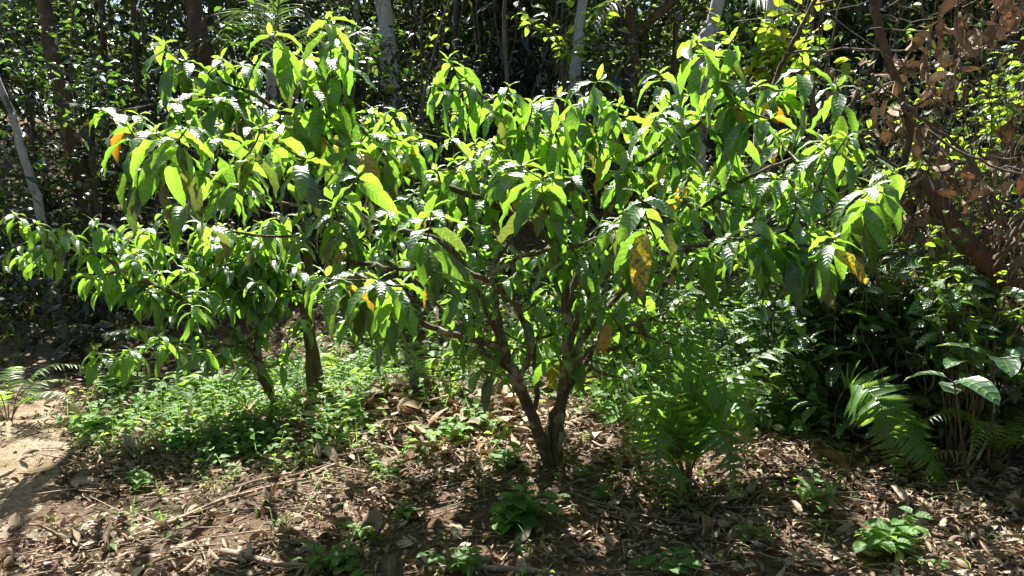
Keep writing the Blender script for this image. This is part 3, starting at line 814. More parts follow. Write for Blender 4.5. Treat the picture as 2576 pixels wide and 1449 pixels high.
tree([(1150, 0), (1146, 80), (1150, 190)], 10, .05, 'dark_bark', 'thin dark trunk just left of the vine draped tree')
# vine draped dark tree in the middle
vt = tree([(1300, 0), (1305, 100), (1300, 200), (1300, 330)], 10.2, .30, 'dark_bark', 'thick dark trunk draped with hanging vines in the centre background')
b = Batch()
n = 260; a = rng.uniform(PI, 2 * PI, n); z = rng.uniform(.8, 5.4, n); c0 = at(1300, 150, 10.2)
C = np.stack([c0[0] + np.cos(a) * rng.uniform(.3, .75, n), 10.2 + np.sin(a) * .6, z], -1)
clumps(b, C, 26, .13, .06, .13, .75, flat=1.2, droop=1.2)
b.build('vine_foliage', M['forest'], vt)
b = Batch()
for i in range(26):
    x = c0[0] + rng.normal(0, .45); y = 10.2 - rng.uniform(.3, .7)
    tube(b, curve([(x, y, 6), (x + rng.normal(0, .1), y, 4), (x + rng.normal(0, .15), y, 2.4), (x + rng.normal(0, .15), y, .9)], 5, .01), rng.uniform(.006, .02), 5)
b.build('hanging_vine', M['vine'], vt)

# ---------------------------------------------------------------- lianas
for i in range(20):
    px = rng.uniform(20, 1500) if i < 12 else rng.uniform(1900, 2560); Y = rng.uniform(6.8, 9.5)
    x = at(px, 100, Y)[0]; top = rng.uniform(5.5, 7.5); g0 = float(ground(x, Y))
    pts = [(x + rng.normal(0, .5), Y + .3, top), (x + rng.normal(0, .2), Y, top * .66), (x + rng.normal(0, .2), Y, top * .33), (x + rng.normal(0, .25), Y, g0)]
    b = Batch(); tube(b, curve(pts, 7, .015), rng.uniform(.006, .018), 6)
    tag(b.build('liana', M['vine'], origin=(x, Y, g0)), 'thin brown liana hanging down in front of the dark forest', 'vine', 'lianas in front of the dark forest')

# ---------------------------------------------------------------- palms
def palm_frond(b, base, d, L, nl=34, ll=.45, droop=1.0, bs=None, hang=.5):
    d = unit(np.asarray(d, float)); h = unit(np.array([d[0], d[1], 0.0])); el = math.asin(d[2])
    s = np.linspace(0, 1, nl + 1); th = el - droop * s
    X = np.cumsum(np.cos(th)) / nl * L; Z = np.cumsum(np.sin(th)) / nl * L
    pts = base + h * X[:, None] + np.array([0, 0, 1]) * Z[:, None]
    tube(bs, pts, np.linspace(.012, .003, len(pts)) * (L / 1.5), 5)
    side = np.cross(h, [0, 0, 1])
    P = pts[4:]; n = len(P); T = unit(np.gradient(pts, axis=0))[4:]
    prof = np.sin(np.linspace(.35, PI * .93, n)) * ll
    for sg in (-1, 1):
        D = unit(side * sg * .8 + T * .7 + rng.normal(0, .06, (n, 3)))
        leaves(b, P, D, np.array([[0, 0, 1.0]]) + rng.normal(0, .15, (n, 3)), prof * rng.uniform(.9, 1.1, n), .028 * L / 1.5, .1, -hang * rng.uniform(.6, 1.6, n), rng.uniform(0, .8, n), ns=4, nc=3, fold=.3, pa=.25, pb=.6)
def palm(px, py, Y, label, n=7, L=1.6, ll=.45, az=None, trunk=True, hgt=None, age=None):
    p = at(px, py, Y); g0 = float(ground(p[0], Y))
    root = empty('palm', (p[0], Y, g0), label, 'palm', 'palms in the forest')
    b = Batch(); tube(b, curve([(p[0] + .1, Y + .05, g0 - .05), (p[0], Y, (g0 + p[2]) / 2), p], 6), np.linspace(.05, .035, 13) if trunk else .02, 9, rough=.05)
    b.build('trunk', M['dark_bark'], root)
    for k in range(n):
        a = (k / n * 2 * PI + rng.normal(0, .25)) if az is None else rng.uniform(*az)
        bl, bs = Batch(), Batch()
        palm_frond(bl, p, (math.cos(a), math.sin(a), rng.uniform(.25, 1.1)), L * rng.uniform(.8, 1.1), ll=ll, droop=rng.uniform(.9, 1.7), bs=bs)
        st = bs.build('frond', M['twig'], root); bl.build('leaflets', M['palm'], st, origin=root.location)
palm(700, 120, 8.6, 'palm with pale shining fronds behind the upper left rosettes', L=1.5, ll=.5)
palm(1040, 60, 11, 'dark palm right of the pale straight trunk', L=2.2, ll=.6)
palm(1700, 60, 10, 'palm with dark fronds between the slanting limb and the pale grey trunk', L=2.0, ll=.55)
palm(290, 850, 6.4, 'small dark palm seedling low at the left under the lower shrub', n=6, L=.5, ll=.2, trunk=False)
palm(1930, 40, 11.5, 'palm with fine dark fronds behind the bright climbing vine', L=2.0, ll=.5)
palm(330, -60, 9.5, 'palm with hanging dark leaflets at the top left', L=1.8, ll=.6)

# ---------------------------------------------------------------- leafy climbers and saplings
def leafy_plant(name, label, base, tipsl, mat, L, per=6, cat='plant', wr=.5, r=.006, group=None, droop=.8, stem='vine', ages=(0, .7), frac=.5, ns=5, flat=.4):
    root = empty(name, base, label, cat, group)
    bs, bl = Batch(), Batch()
    for pts in tipsl:
        c = curve(pts, 8, .006)
        tube(bs, c, np.linspace(r, r * .4, len(c)), 5)
        m = max(2, int(len(c) * frac)); idx = rng.integers(len(c) - m, len(c), per)
        P = c[idx] + rng.normal(0, .008, (per, 3))
        az = rng.uniform(0, 2 * PI, per)
        D = np.stack([np.cos(az), np.sin(az), rng.normal(.1, .25, per)], -1)
        LL = L * rng.uniform(.6, 1.2, per)
        leaves(bl, P, D, np.array([[0, 0, 1.0]]) + rng.normal(0, flat, (per, 3)), LL, LL * wr * rng.uniform(.85, 1.15, per), rng.normal(.2, .3, per), rng.normal(-droop, .3, per), rng.uniform(*ages, per), ns=ns, nc=3, fold=rng.normal(.2, .12, per), petiole=.12, pa=.5, pb=.8)
    bs.build('stem', M[stem], root); bl.build('foliage', M[mat], root)
    return root
def sprawl(px, py, Y, n, sx, sy, sz, from_ground=True):
    p = at(px, py, Y); g0 = float(ground(p[0], Y)); base = np.array([p[0], Y, g0]) if from_ground else p
    out = []
    for i in range(n):
        e = p + np.array([rng.normal(0, sx), rng.normal(0, sy), rng.normal(0, sz)])
        st = base + rng.normal(0, .04, 3) * np.array([1, 1, 0])
        if p[2] - g0 > 1.3:
            q = p - np.array([0, 0, min(.7, sz + .35)])
            out.append([base + rng.normal(0, .012, 3), (base + q) / 2 + rng.normal(0, .012, 3), q + rng.normal(0, .015, 3), (q + e) / 2 + rng.normal(0, .05, 3), e])
            continue
        out.append([st, (st + e) / 2 + rng.normal(0, .08, 3) + np.array([0, 0, .05]), e])
    return base, out
bs_, tl = sprawl(1960, 90, 5.8, 26, .30, .2, .33, True)
leafy_plant('climbing_vine', 'bright yellow green climbing vine at the top right of the large shrub', bs_, tl, 'vineleaf', .12, per=14, cat='vine', wr=.62, ages=(0, .95), frac=.3)
bs_, tl = sprawl(1420, 25, 7.0, 14, .35, .2, .14, True)
leafy_plant('hanging_sapling', 'bright leafy twigs at the top edge in front of the whitish trunk', bs_, tl, 'vineleaf', .13, per=6, cat='sapling', wr=.42)
for (px, py, Y, n, sx, sz, lab, mat, per, L) in (
    (215, 150, 7.6, 26, .35, .5, 'leafy sapling lit by the sun between the two left trunks', 'broad', 14, .12),
    (60, 80, 8.2, 22, .35, .5, 'tall leafy sapling in the top left corner', 'broad', 14, .09),
    (340, 200, 9.0, 22, .4, .5, 'thin sapling with scattered shining leaves behind the upper left branches', 'forest', 16, .11),
    (100, 350, 7.8, 20, .4, .5, 'slim sapling with pale glints between the leaning and the curved left trunks', 'broad', 12, .13),
    (890, 90, 8.4, 18, .35, .4, 'sapling left of the straight pale patchy trunk', 'broad', 12, .13),
    (1090, 190, 8.2, 20, .35, .4, 'sapling with lit leaves right of the straight pale patchy trunk', 'vineleaf', 10, .11),
    (1500, 130, 9.0, 16, .3, .4, 'narrow sapling between the slim whitish trunk and the slanting limb', 'vineleaf', 10, .12),
    (250, 330, 8.0, 22, .5, .5, 'sparse sapling with small shining leaves above the lower shrub', 'forest', 14, .10),
    (620, 30, 8.0, 12, .4, .15, 'leafy twigs with pale shining leaves at the top left of the tallest rosette', 'broad', 9, .12),
    (1680, 180, 13, 30, .8, .5, 'sunlit yellow green tree far behind the right branches', 'vineleaf', 30, .16),
    (1560, 60, 15, 30, 1.0, .5, 'sunlit far tree crown around the slanting limb', 'vineleaf', 30, .18),
    (2250, 330, 5.9, 24, .5, .5, 'vine with lit green leaves inside the dry tangle', 'vineleaf', 9, .10),
    (2480, 480, 5.2, 30, .35, .4, 'yellow green leafy vine at the right edge above the reddish trunk', 'vineleaf', 10, .10),
    (2350, 650, 5.4, 30, .45, .25, 'leafy bush behind the reddish leaning trunk', 'vineleaf', 12, .10),
    (1900, 700, 5.3, 30, .5, .18, 'low leafy bush under the right branches of the large shrub', 'broad', 9, .12),
    (2180, 620, 4.9, 34, .4, .25, 'dense dark green bush at the right below the end rosette', 'broad', 10, .14),
    (2440, 330, 5.6, 26, .35, .3, 'bright leafy climber glimpsed through the dry brush', 'vineleaf', 11, .11),
    (2540, 150, 5.9, 22, .3, .3, 'leafy climber behind the dry brush in the top right corner', 'vineleaf', 10, .11),
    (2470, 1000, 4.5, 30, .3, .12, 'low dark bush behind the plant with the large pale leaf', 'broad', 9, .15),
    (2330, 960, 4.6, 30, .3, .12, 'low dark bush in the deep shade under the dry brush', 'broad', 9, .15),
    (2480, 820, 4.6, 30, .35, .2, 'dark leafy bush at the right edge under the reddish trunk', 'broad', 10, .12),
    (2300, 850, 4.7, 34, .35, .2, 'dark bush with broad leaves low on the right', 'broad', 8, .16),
    (2120, 520, 5.6, 34, .4, .3, 'green bush behind the end of the long right branch', 'vineleaf', 12, .11),
    (2500, 650, 4.5, 30, .25, .25, 'leafy bush with mixed light and dark leaves hiding the reddish trunk foot', 'vineleaf', 10, .11),
    (2460, 600, 3.95, 16, .22, .16, 'leafy climber half covering the reddish leaning trunk', 'vineleaf', 9, .10),
    (2160, 740, 4.7, 30, .35, .22, 'glossy broad leaved bush catching the sun right of centre', 'broad', 9, .19),
    (2400, 700, 4.6, 30, .3, .2, 'glossy bush with large leaves left of the reddish trunk', 'broad', 9, .18),
    (2400, 780, 4.25, 40, .35, .2, 'broad leaved dark bush in front of the arching bare vine', 'broad', 10, .15),
    (2060, 730, 5.0, 36, .35, .2, 'dark bush with pointed leaves beneath the right end of the large shrub', 'broad', 10, .15),
    (2230, 950, 4.5, 26, .4, .12, 'knee high dark bush just behind the drooping fern fronds', 'broad', 9, .15),
    (1500, 820, 5.6, 20, .6, .12, 'low green saplings behind the forked trunk', 'herb', 9, .10),
    (230, 470, 7.4, 24, .8, .3, 'dark bush with few glints behind the lower shrub', 'forest', 14, .12),
):
    bs_, tl = sprawl(px, py, Y, n, sx, .25, sz)
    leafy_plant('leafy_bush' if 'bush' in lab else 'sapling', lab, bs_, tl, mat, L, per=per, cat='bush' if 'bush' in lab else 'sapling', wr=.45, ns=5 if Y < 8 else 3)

# dark broad leaved young plants on the right, individually grown leaves
def broad_plant(stem_px, base_px, Y, L, label, n=4):
    g = on_ground(*base_px); Y = g[1] if Y is None else Y
    base = np.array([at(base_px[0], base_px[1], Y)[0], Y, 0]); base[2] = float(ground(base[0], Y))
    root = empty('broad_leaf_plant', base, label, 'plant', 'dark broad leaved plants on the right')
    bs, bl = Batch(), Batch()
    for (px, py) in stem_px:
        e = at(px, py, Y + rng.normal(0, .12))
        c = curve([base + rng.normal(0, .03, 3) * np.array([1, 1, 0]), (base + e) / 2 + rng.normal(0, .04, 3), e], 8)
        tube(bs, c, np.linspace(.009, .004, len(c)), 6)
        for j in range(n):
            a = j * 2.4 + rng.random() * .6 + px; k = -1 - 2 * (j // 3)
            LL = L * rng.uniform(.75, 1.1)
            leaves(bl, c[k][None], [[math.cos(a), math.sin(a), .15]], [[rng.normal(0, .2), rng.normal(0, .2), 1]], LL, LL * .46, R(25), R(-50 + rng.normal(0, 18)), rng.uniform(.2, .9), ns=9, nc=5, fold=.2, wave=1, petiole=.14, pa=.5, pb=.75)
    bs.build('stem', M['coffee_bark'], root); bl.build('foliage', M['broad'], root)
broad_plant([(2010, 850), (2080, 810), (2120, 870), (2060, 930)], (2090, 1075), None, .24, 'dark broad leaved plant standing right of the ferns')
broad_plant([(2160, 770), (2240, 830), (2200, 900)], (2180, 1040), None, .24, 'tall dark broad leaved plant beside the hanging fern fronds')
broad_plant([(2430, 915), (2500, 905), (2400, 960)], (2440, 1235), None, .27, 'plant with one large pale shining leaf near the right edge')
broad_plant([(2350, 860), (2300, 800), (2400, 820)], (2330, 1050), None, .22, 'dark broad leaved plant between the fern fronds and the right edge')
broad_plant([(1930, 800), (1980, 760)], (1960, 1010), None, .20, 'smaller broad leaved plant behind the fern clump')

# ---------------------------------------------------------------- dry tangle on the right
def dead_tangle(label, x0, x1, Y, zt, nst, nlf, lab_leaf=True):
    p = at((x0 + x1) / 2, 400, Y); g0 = float(ground(p[0], Y))
    root = empty('dry_brush', (p[0], Y, g0), label, 'dead brush', 'dry tangled brush on the right')
    bs, bl = Batch(), Batch(); cs = []
    for i in range(nst):
        xa = at(rng.uniform(x0, x1), 300, Y)[0]; xb = xa + rng.normal(0, .5)
        y0 = Y + rng.normal(0, .3)
        ztop = zt * rng.uniform(.75, 1.1)
        if rng.random() < .5:     # slanting or nearly level
            z = rng.uniform(1.0, zt); pts = [(xa - rng.uniform(.3, .9), y0, z + rng.normal(0, .3)), (xa, y0, z), (xa + rng.uniform(.3, .9), y0, z + rng.normal(.1, .4))]
        else: pts = [(xa, y0, g0 + (rng.uniform(.9, 1.5) if rng.random() < .75 else 0)), (xa * .6 + xb * .4 + rng.normal(0, .1), y0, max(ztop * .4, 1.6)), (xb + rng.normal(0, .08), y0 + rng.normal(0, .1), ztop * .75), (xb + rng.normal(0, .15), y0, ztop)]
        c = curve(pts, 7, .012); cs.append(c)
        tube(bs, c, np.linspace(1, .5, len(c)) * rng.choice([.003, .005, .008, .014], p=[.4, .3, .2, .1]), 5)
    allc = np.concatenate(cs); allc = allc[allc[:, 2] > .9]
    cen = allc[rng.integers(0, len(allc), max(6, nlf // 9))]; P = cen[rng.integers(0, len(cen), nlf)] + rng.normal(0, .075, (nlf, 3))
    az = rng.uniform(0, 2 * PI, nlf); pt = rng.normal(-1.0, .4, nlf)
    D = np.stack([np.cos(az) * np.cos(pt), np.sin(az) * np.cos(pt), np.sin(pt)], -1)
    Nn = unit(np.stack([np.cos(az), np.sin(az), np.full(nlf, .5)], -1) + rng.normal(0, .3, (nlf, 3)))
    L = rng.uniform(.07, .19, nlf)
    leaves(bl, P, D, Nn, L, L * rng.uniform(.3, .75, nlf), rng.normal(.2, .6, nlf), rng.normal(-.6, 1.0, nlf), rng.uniform(.25, .92, nlf), ns=5, nc=5, fold=rng.normal(0, .3, nlf), curlw=rng.normal(0, 1.9, nlf) + .01, twist=rng.normal(0, 1.3, nlf), wave=6)
    bs.build('stems', M['vine'], root); bl.build('dry_leaves', M['dead'], root)
dead_tangle('brown brush of hanging dry leaves and stems at the top right corner', 2380, 2620, 4.7, 3.4, 40, 330)
dead_tangle('thin dry brush with sparse leaves right of the large shrub', 2080, 2360, 5.2, 3.4, 34, 120)
dead_tangle('low pile of dry hanging leaves above the reddish trunk', 2300, 2520, 4.4, 2.1, 16, 150)

def single_limb(name, pts, r0, r1, mat, label, cat, rough=.06, n=9, grp=None):
    p = [at(*q) for q in pts]; b = Batch()
    c = curve(p, 8, .004); tube(b, c, np.linspace(r0, r1, len(c)), n, rough=rough, seed=1.3)
    return tag(b.build(name, M[mat], origin=p[0]), label, cat, grp)
single_limb('slanting_branch', [(1915, 330, 5.2), (1955, 190, 5.1), (2000, 100, 5.0), (2060, -20, 4.9), (2100, -120, 4.9)], .018, .013, 'coffee_bark', 'straight slanting branch rising through the bright vine leaves', 'branch')
single_limb('bent_branch', [(2190, -40, 4.7), (2215, 90, 4.7), (2260, 220, 4.7), (2288, 320, 4.7), (2270, 420, 4.7), (2225, 570, 4.8), (2180, 760, 4.9)], .028, .018, 'dark_bark', 'dark bent branch running down through the dry brush', 'branch')
single_limb('thin_branch', [(2270, 260, 4.3), (2360, 330, 4.3), (2440, 400, 4.3), (2500, 500, 4.3), (2545, 600, 4.3), (2590, 720, 4.3)], .011, .008, 'vine', 'thin brown branch curving down across the dry leaves at the right', 'branch')
single_limb('arching_vine', [(2620, 640, 4.0), (2570, 745, 4.0), (2515, 820, 4.0), (2450, 860, 4.0), (2385, 885, 4.05), (2330, 990, 4.15)], .009, .006, 'vine', 'bare vine arching down from the right edge over the bushes', 'vine')
single_limb('leaning_trunk', [(2330, 450, 4.5), (2395, 560, 4.3), (2455, 640, 4.15), (2520, 700, 4.05), (2620, 780, 4.0), (2800, 960, 3.9)], .05, .062, 'red_bark', 'reddish brown trunk leaning at the right edge', 'tree trunk', .1, 12)
single_limb('crossing_branch', [(2100, 290, 4.9), (2240, 210, 4.8), (2400, 150, 4.8), (2600, 60, 4.8)], .007, .005, 'stick', 'thin pale branch slanting up to the top right corner', 'branch')

# old dark stump post beside the left shrub
sp = on_ground(798, 1010); b = Batch()
root = empty('tree_stump', sp, 'old dark broken trunk standing right of the lower shrub', 'stump')
tube(b, curve([sp - np.array([0, 0, .05]), sp + np.array([-.01, 0, .2]), sp + np.array([-.035, .01, .45]), sp + np.array([-.05, 0, .7]), sp + np.array([-.03, .02, .95]), sp + np.array([-.06, .05, 1.3])], 6), np.linspace(.06, .022, 31), 12, rough=.18)
b.build('trunk', M['dark_bark'], root)
b = Batch(); tube(b, curve([sp + np.array([-.03, -.02, .35]), sp + np.array([-.02, -.1, .2]), sp + np.array([.05, -.2, .0])], 5), np.linspace(.02, .03, 11), 7, rough=.1)
b.build('root', M['dark_bark'], root)

# ---------------------------------------------------------------- ferns
def fern_frond(P, root, up=None, wid=.17, npin=26, age=(0, .6), start=.22, hang=.6, mat='fern'):
    """P: control points of the rachis in the world; toothed leaflets on both sides"""
    bs, bl = Batch(), Batch()
    c = curve(P, 14); s = np.concatenate([[0], np.cumsum(np.linalg.norm(np.diff(c, axis=0), axis=1))]); s /= s[-1]
    tube(bs, c, np.linspace(.0045, .0015, len(c)), 5)
    t = np.linspace(start, .99, npin)
    pos = np.stack([np.interp(t, s, c[:, k]) for k in range(3)], -1)
    T = unit(np.stack([np.interp(t, s, g) for g in np.gradient(c, axis=0).T], -1))
    u0 = np.array([0, 0, 1.0]) if up is None else unit(np.asarray(up, float))
    S = unit(np.cross(T, u0)); U = np.cross(S, T)
    prof = wid * np.minimum(1, (t - start + .06) / .22) ** .7 * (1 - (t - start) / (1.03 - start)) ** .75 * 1.25
    nseg = 13
    q = np.linspace(0, 1, nseg * 2 + 1)
    for sg in (-1, 1):
        D = unit(S * sg + T * .38 + rng.normal(0, .11, (npin, 3)))
        Nn = unit(U + rng.normal(0, .22, (npin, 3)))
        Nn = unit(Nn - D * np.sum(D * Nn, 1, keepdims=True)); W = np.cross(Nn, D)
        L = prof * rng.uniform(.9, 1.08, npin)
        hw = (.115 * L)[:, None] * ((1 - q) ** .6 + .05)[None] * np.where(np.arange(len(q)) % 2 == 0, .72, 1.0)[None]
        dr = -hang * rng.uniform(.5, 1.3, npin)[:, None] * (q ** 1.7)[None] * L[:, None] * .6
        ctr = pos[:, None] + D[:, None] * (q[None] * L[:, None] * (1 - .1 * hang * q[None]))[..., None] + Nn[:, None] * dr[..., None]
        A_ = ctr + W[:, None] * hw[..., None] + Nn[:, None] * (hw * .25)[..., None]; B_ = ctr - W[:, None] * hw[..., None] + Nn[:, None] * (hw * .25)[..., None]
        V = np.stack([A_, ctr, B_], 2); m = len(q)
        idx = np.arange(npin * m * 3).reshape(npin, m, 3)
        F = np.stack([idx[:, :-1, :-1], idx[:, 1:, :-1], idx[:, 1:, 1:], idx[:, :-1, 1:]], -1).reshape(-1, 4)
        lf = np.zeros((npin, m, 3, 3)); lf[..., 0] = q[None, :, None]; lf[..., 1] = np.array([-1, 0, 1])[None, None]; lf[..., 2] = rng.random()
        bl.add(V.reshape(-1, 3), F, lf.reshape(-1, 3), rng.uniform(*age))
    st = bs.build('frond', M['twig'], root)
    bl.build('leaflets', M[mat], st, origin=root.location)

def fern(px, py, label, n, L, rise=.75, az=(0, 6.28), wid=.15, npin=24, age=(0, .6), grp='ferns around the clearing', base=None, el=(0.7, 1.3)):
    g = on_ground(px, py) if base is None else np.asarray(base, float)
    root = empty('fern', g, label, 'fern', grp)
    for k in range(2):
        a = rng.uniform(0, 6.28); h = np.array([math.cos(a), math.sin(a), 0])
        fern_frond([g + h * .02, g + h * L * .25 + np.array([0, 0, .12]), g + h * L * .6 + np.array([0, 0, .08]), g + h * L * .85 + np.array([0, 0, .02])], root, wid=wid * L * .7, npin=18, hang=1.5, mat='dead', age=(.3, .6))
    for k in range(n):
        a = az[0] + (az[1] - az[0]) * (k + rng.uniform(-.3, .3) + .5) / n; l = L * rng.uniform(.75, 1.1); e = rng.uniform(*el)
        h = np.array([math.cos(a), math.sin(a), 0])
        P = [g + h * .02, g + h * l * .25 * math.cos(e) + np.array([0, 0, l * .36 * math.sin(e)]), g + h * l * .55 * math.cos(e * .8) + np.array([0, 0, l * .58 * math.sin(e)]), g + h * l * (.85) * math.cos(e * .7) + np.array([0, 0, l * .55 * math.sin(e)]), g + h * l * 1.02 * math.cos(e * .6) + np.array([0, 0, l * .40 * math.sin(e)])]
        fern_frond(P, root, wid=wid * l, npin=npin, age=age)
    return root
# big clump right of the forked trunk
g = on_ground(1725, 1225); r_ = empty('fern', g, 'large dark fern clump right of the forked trunk with tall upright frond', 'fern', 'ferns around the clearing')
def FP(*pts): return [g] + [at(*p) for p in pts]
for (ex, ey, dy, mx, my) in ((1560, 1150, -.2, 1640, 1060), (1680, 1290, -.5, 1690, 1170), (1900, 1080, .2, 1830, 1010)):
    fern_frond(FP((mx * .4 + 1725 * .6, my * .6 + 1225 * .4, g[1] + dy * .3), (mx, my, g[1] + dy * .6), (mx * .5 + ex * .5, my * .5 + ey * .5 - 12, g[1] + dy * .85), (ex, ey, g[1] + dy)), r_, wid=rng.uniform(.17, .22), npin=19, up=((ex - 1725) / 400, -.6, .6), age=(.1, .5))
fern_frond(FP((1735, 1120, g[1]), (1750, 980, g[1]), (1770, 870, g[1] + .05), (1775, 800, g[1] + .1)), r_, up=(0.1, -1, .25), wid=.27, npin=22, age=(.3, .6), start=.2)
fern_frond(FP((1700, 1100, g[1] - .05), (1640, 1030, g[1] - .15), (1570, 1010, g[1] - .2), (1500, 1060, g[1] - .25)), r_, wid=.2, npin=28, up=(0, -.6, .8))
fern_frond(FP((1690, 1080, g[1] - .1), (1650, 1000, g[1] - .2), (1600, 1030, g[1] - .4), (1590, 1170, g[1] - .5)), r_, wid=.2, npin=24, up=(-.5, -.4, .8), age=(0, .2))
fern_frond(FP((1760, 1090, g[1] - .05), (1830, 1010, g[1] - .1), (1880, 1060, g[1] - .2), (1900, 1180, g[1] - .2)), r_, wid=.2, npin=28, up=(.3, -.6, .6))
fern_frond(FP((1760, 1130, g[1] - .1), (1800, 1080, g[1] - .25), (1840, 1150, g[1] - .35), (1860, 1260, g[1] - .4)), r_, wid=.2, npin=26, up=(.3, -.7, .5))
fern_frond(FP((1700, 1130, g[1] - .1), (1660, 1070, g[1] - .3), (1650, 1150, g[1] - .45), (1640, 1260, g[1] - .5)), r_, wid=.19, npin=26, up=(-.2, -.8, .5))
fern_frond(FP((1780, 1080, g[1] + .1), (1850, 950, g[1] + .2), (1950, 880, g[1] + .25), (2050, 880, g[1] + .3)), r_, wid=.2, npin=28, age=(0, .2))
fern_frond(FP((1770, 1080, g[1] + .1), (1840, 990, g[1] + .2), (1910, 960, g[1] + .3), (2000, 990, g[1] + .3)), r_, wid=.18, npin=26, age=(0, .3))
# hanging fronds at the right
g = on_ground(2120, 1130); r_ = empty('fern', g, 'fern on the right with two long fronds drooping towards the camera', 'fern', 'ferns around the clearing')
def FP(*pts): return [g] + [at(*p) for p in pts]
fern_frond(FP((2100, 1040, g[1]), (2140, 965, g[1] - .15), (2200, 1000, g[1] - .35), (2240, 1080, g[1] - .45), (2262, 1205, g[1] - .5)), r_, wid=.21, npin=34, up=(-.35, -.75, .4), age=(0, .3), start=.40)
fern_frond(FP((2130, 1040, g[1]), (2190, 990, g[1] - .2), (2280, 1060, g[1] - .4), (2340, 1150, g[1] - .5), (2395, 1262, g[1] - .55)), r_, wid=.2, npin=38, up=(.2, -.6, .7), age=(0, .4), start=.42)
fern(2530, 1215, 'dark fern in the right bottom corner area', 7, .65, age=(.4, .8), base=on_ground(2500, 1190), el=(.9, 1.3))
fern(845, 985, 'small bright fern right of the old dark stump', 6, .6, age=(0, .2))
fern(20, 1060, 'fern at the left edge beside the path', 8, .7, age=(.5, .7), el=(.5, 1.1))
fern(750, 1035, 'small fern at the foot of the old dark stump', 6, .42, age=(.1, .5))
fern(1840, 900, 'sunlit fern behind the large fern clump', 9, .8, age=(0, .2))
fern(1990, 950, 'sunlit fern between the fern clump and the broad leaved plants', 8, .7, age=(0, .3))
fern(1650, 1000, 'light green fern behind the right stem of the large shrub', 7, .6, age=(0, .3))
fern(1090, 990, 'low light green fern left of the litter heap', 7, .5, age=(0, .2))
fern(1520, 1010, 'small fern right behind the forked trunk', 6, .45, age=(0, .3))
fern(2420, 1010, 'shaded fern under the right edge bushes', 7, .7, age=(.2, .6))
fern(960, 960, 'small light fern between the old stump and the litter heap', 6, .45, age=(0, .2))

# ---------------------------------------------------------------- green ground cover (stuff)
def cover(n, fx, fy, name, label, h=(.03, .24), L=(.02, .085), age=(0, .6), wr=.5, dens=None, per=5, mat='herb'):
    x = fx(n); y = fy(n)
    k = ~in_path(x, y) | (rng.random(n) < .06)
    if dens is not None: k &= rng.random(n) < dens(x, y)
    x, y = x[k], y[k]; n = len(x); z = ground(x, y)
    H = rng.uniform(*h, n); lean = rng.normal(0, .3, (n, 2)) * H[:, None]
    bs, b = Batch(), Batch()
    for j in range(per):
        f = (j + 1) / per
        P = np.stack([x + lean[:, 0] * f, y + lean[:, 1] * f, z + H * f], -1)
        az = rng.uniform(0, 2 * PI, n); D = np.stack([np.cos(az), np.sin(az), rng.normal(.2, .2, n)], -1)
        LL = rng.uniform(*L, n) * (1.25 - .4 * f)
        leaves(b, P, D, np.array([[0, 0, 1.0]]) + rng.normal(0, .35, (n, 3)), LL, LL * wr, .3, -.6, rng.uniform(*age, n), ns=3, nc=3, fold=.2)
    P = np.stack([x, y, z - .005], -1); D = np.stack([lean[:, 0], lean[:, 1], H], -1)
    leaves(b, P, D, np.array([[0, -1.0, 0.1]]) + rng.normal(0, .1, (n, 3)), H * 1.05, .004, 0, 0, .5, ns=2, nc=3, fold=.5, pa=.1, pb=.1)
    return tag(b.build(name, M[mat]), label, kind='stuff')
cover(1500, lambda n: rng.normal(-1.75, .75, n), lambda n: rng.normal(4.85, .5, n), 'ground_cover', 'bright low weeds around the foot of the lower shrub',
      dens=lambda x, y: np.clip((.8 + 1.2 * vnoise(x, y, .5, 21)) * smooth(3.75, 4.3, y + .15 * x + .3), 0, 1))
cover(2600, lambda n: rng.uniform(-2.0, 2.6, n), lambda n: rng.uniform(5.2, 7.6, n), 'ground_cover', 'sunlit weeds on the rising ground behind the large shrub', h=(.03, .22), L=(.035, .10), age=(0, .3),
      dens=lambda x, y: np.clip(.45 + 1.6 * vnoise(x, y, .6, 22), 0.05, 1))
cover(500, lambda n: rng.uniform(-2.4, 2.6, n), lambda n: rng.uniform(2.6, 4.6, n), 'ground_cover', 'scattered tiny seedlings poking through the leaf litter', h=(.02, .09), L=(.02, .05),
      dens=lambda x, y: np.clip(.15 + 2.2 * vnoise(x, y, .35, 23), 0, 1), per=3)
cover(1100, lambda n: rng.uniform(0.6, 3.0, n), lambda n: rng.uniform(4.6, 7.0, n), 'ground_cover', 'sunlit leafy weeds between the ferns and the dark bushes', h=(.1, .5), L=(.05, .12), age=(0, .3), wr=.4)
cover(900, lambda n: rng.uniform(1.2, 3.8, n), lambda n: rng.uniform(4.4, 6.8, n), 'ground_cover', 'dark low plants beneath the bushes on the right', h=(.05, .35), L=(.05, .11), age=(.3, .6), mat='broad')
for i, (px, py, h_, n_, lab_) in enumerate(((300, 1000, 110, 9, 'tall tangled weed at the left end of the weed patch'), (410, 1040, 90, 9, 'tall weed with paired leaves left of the lower shrub'), (560, 1010, 120, 10, 'tall pale green weed beneath the lower shrub'), (860, 1050, 90, 9, 'knee high weed between the old stump and the litter heap'), (980, 930, 120, 9, 'tall bright weed on the slope behind the litter heap'), (1120, 940, 110, 9, 'leafy weed on the slope left of the forked trunk'), (1540, 960, 110, 9, 'leafy weed behind the right stem of the forked trunk'), (240, 1080, 60, 8, 'low weed spilling over the edge of the path'))):
    WEEDS = globals().setdefault('WEEDS', []); WEEDS.append((px, py, h_, n_, lab_))
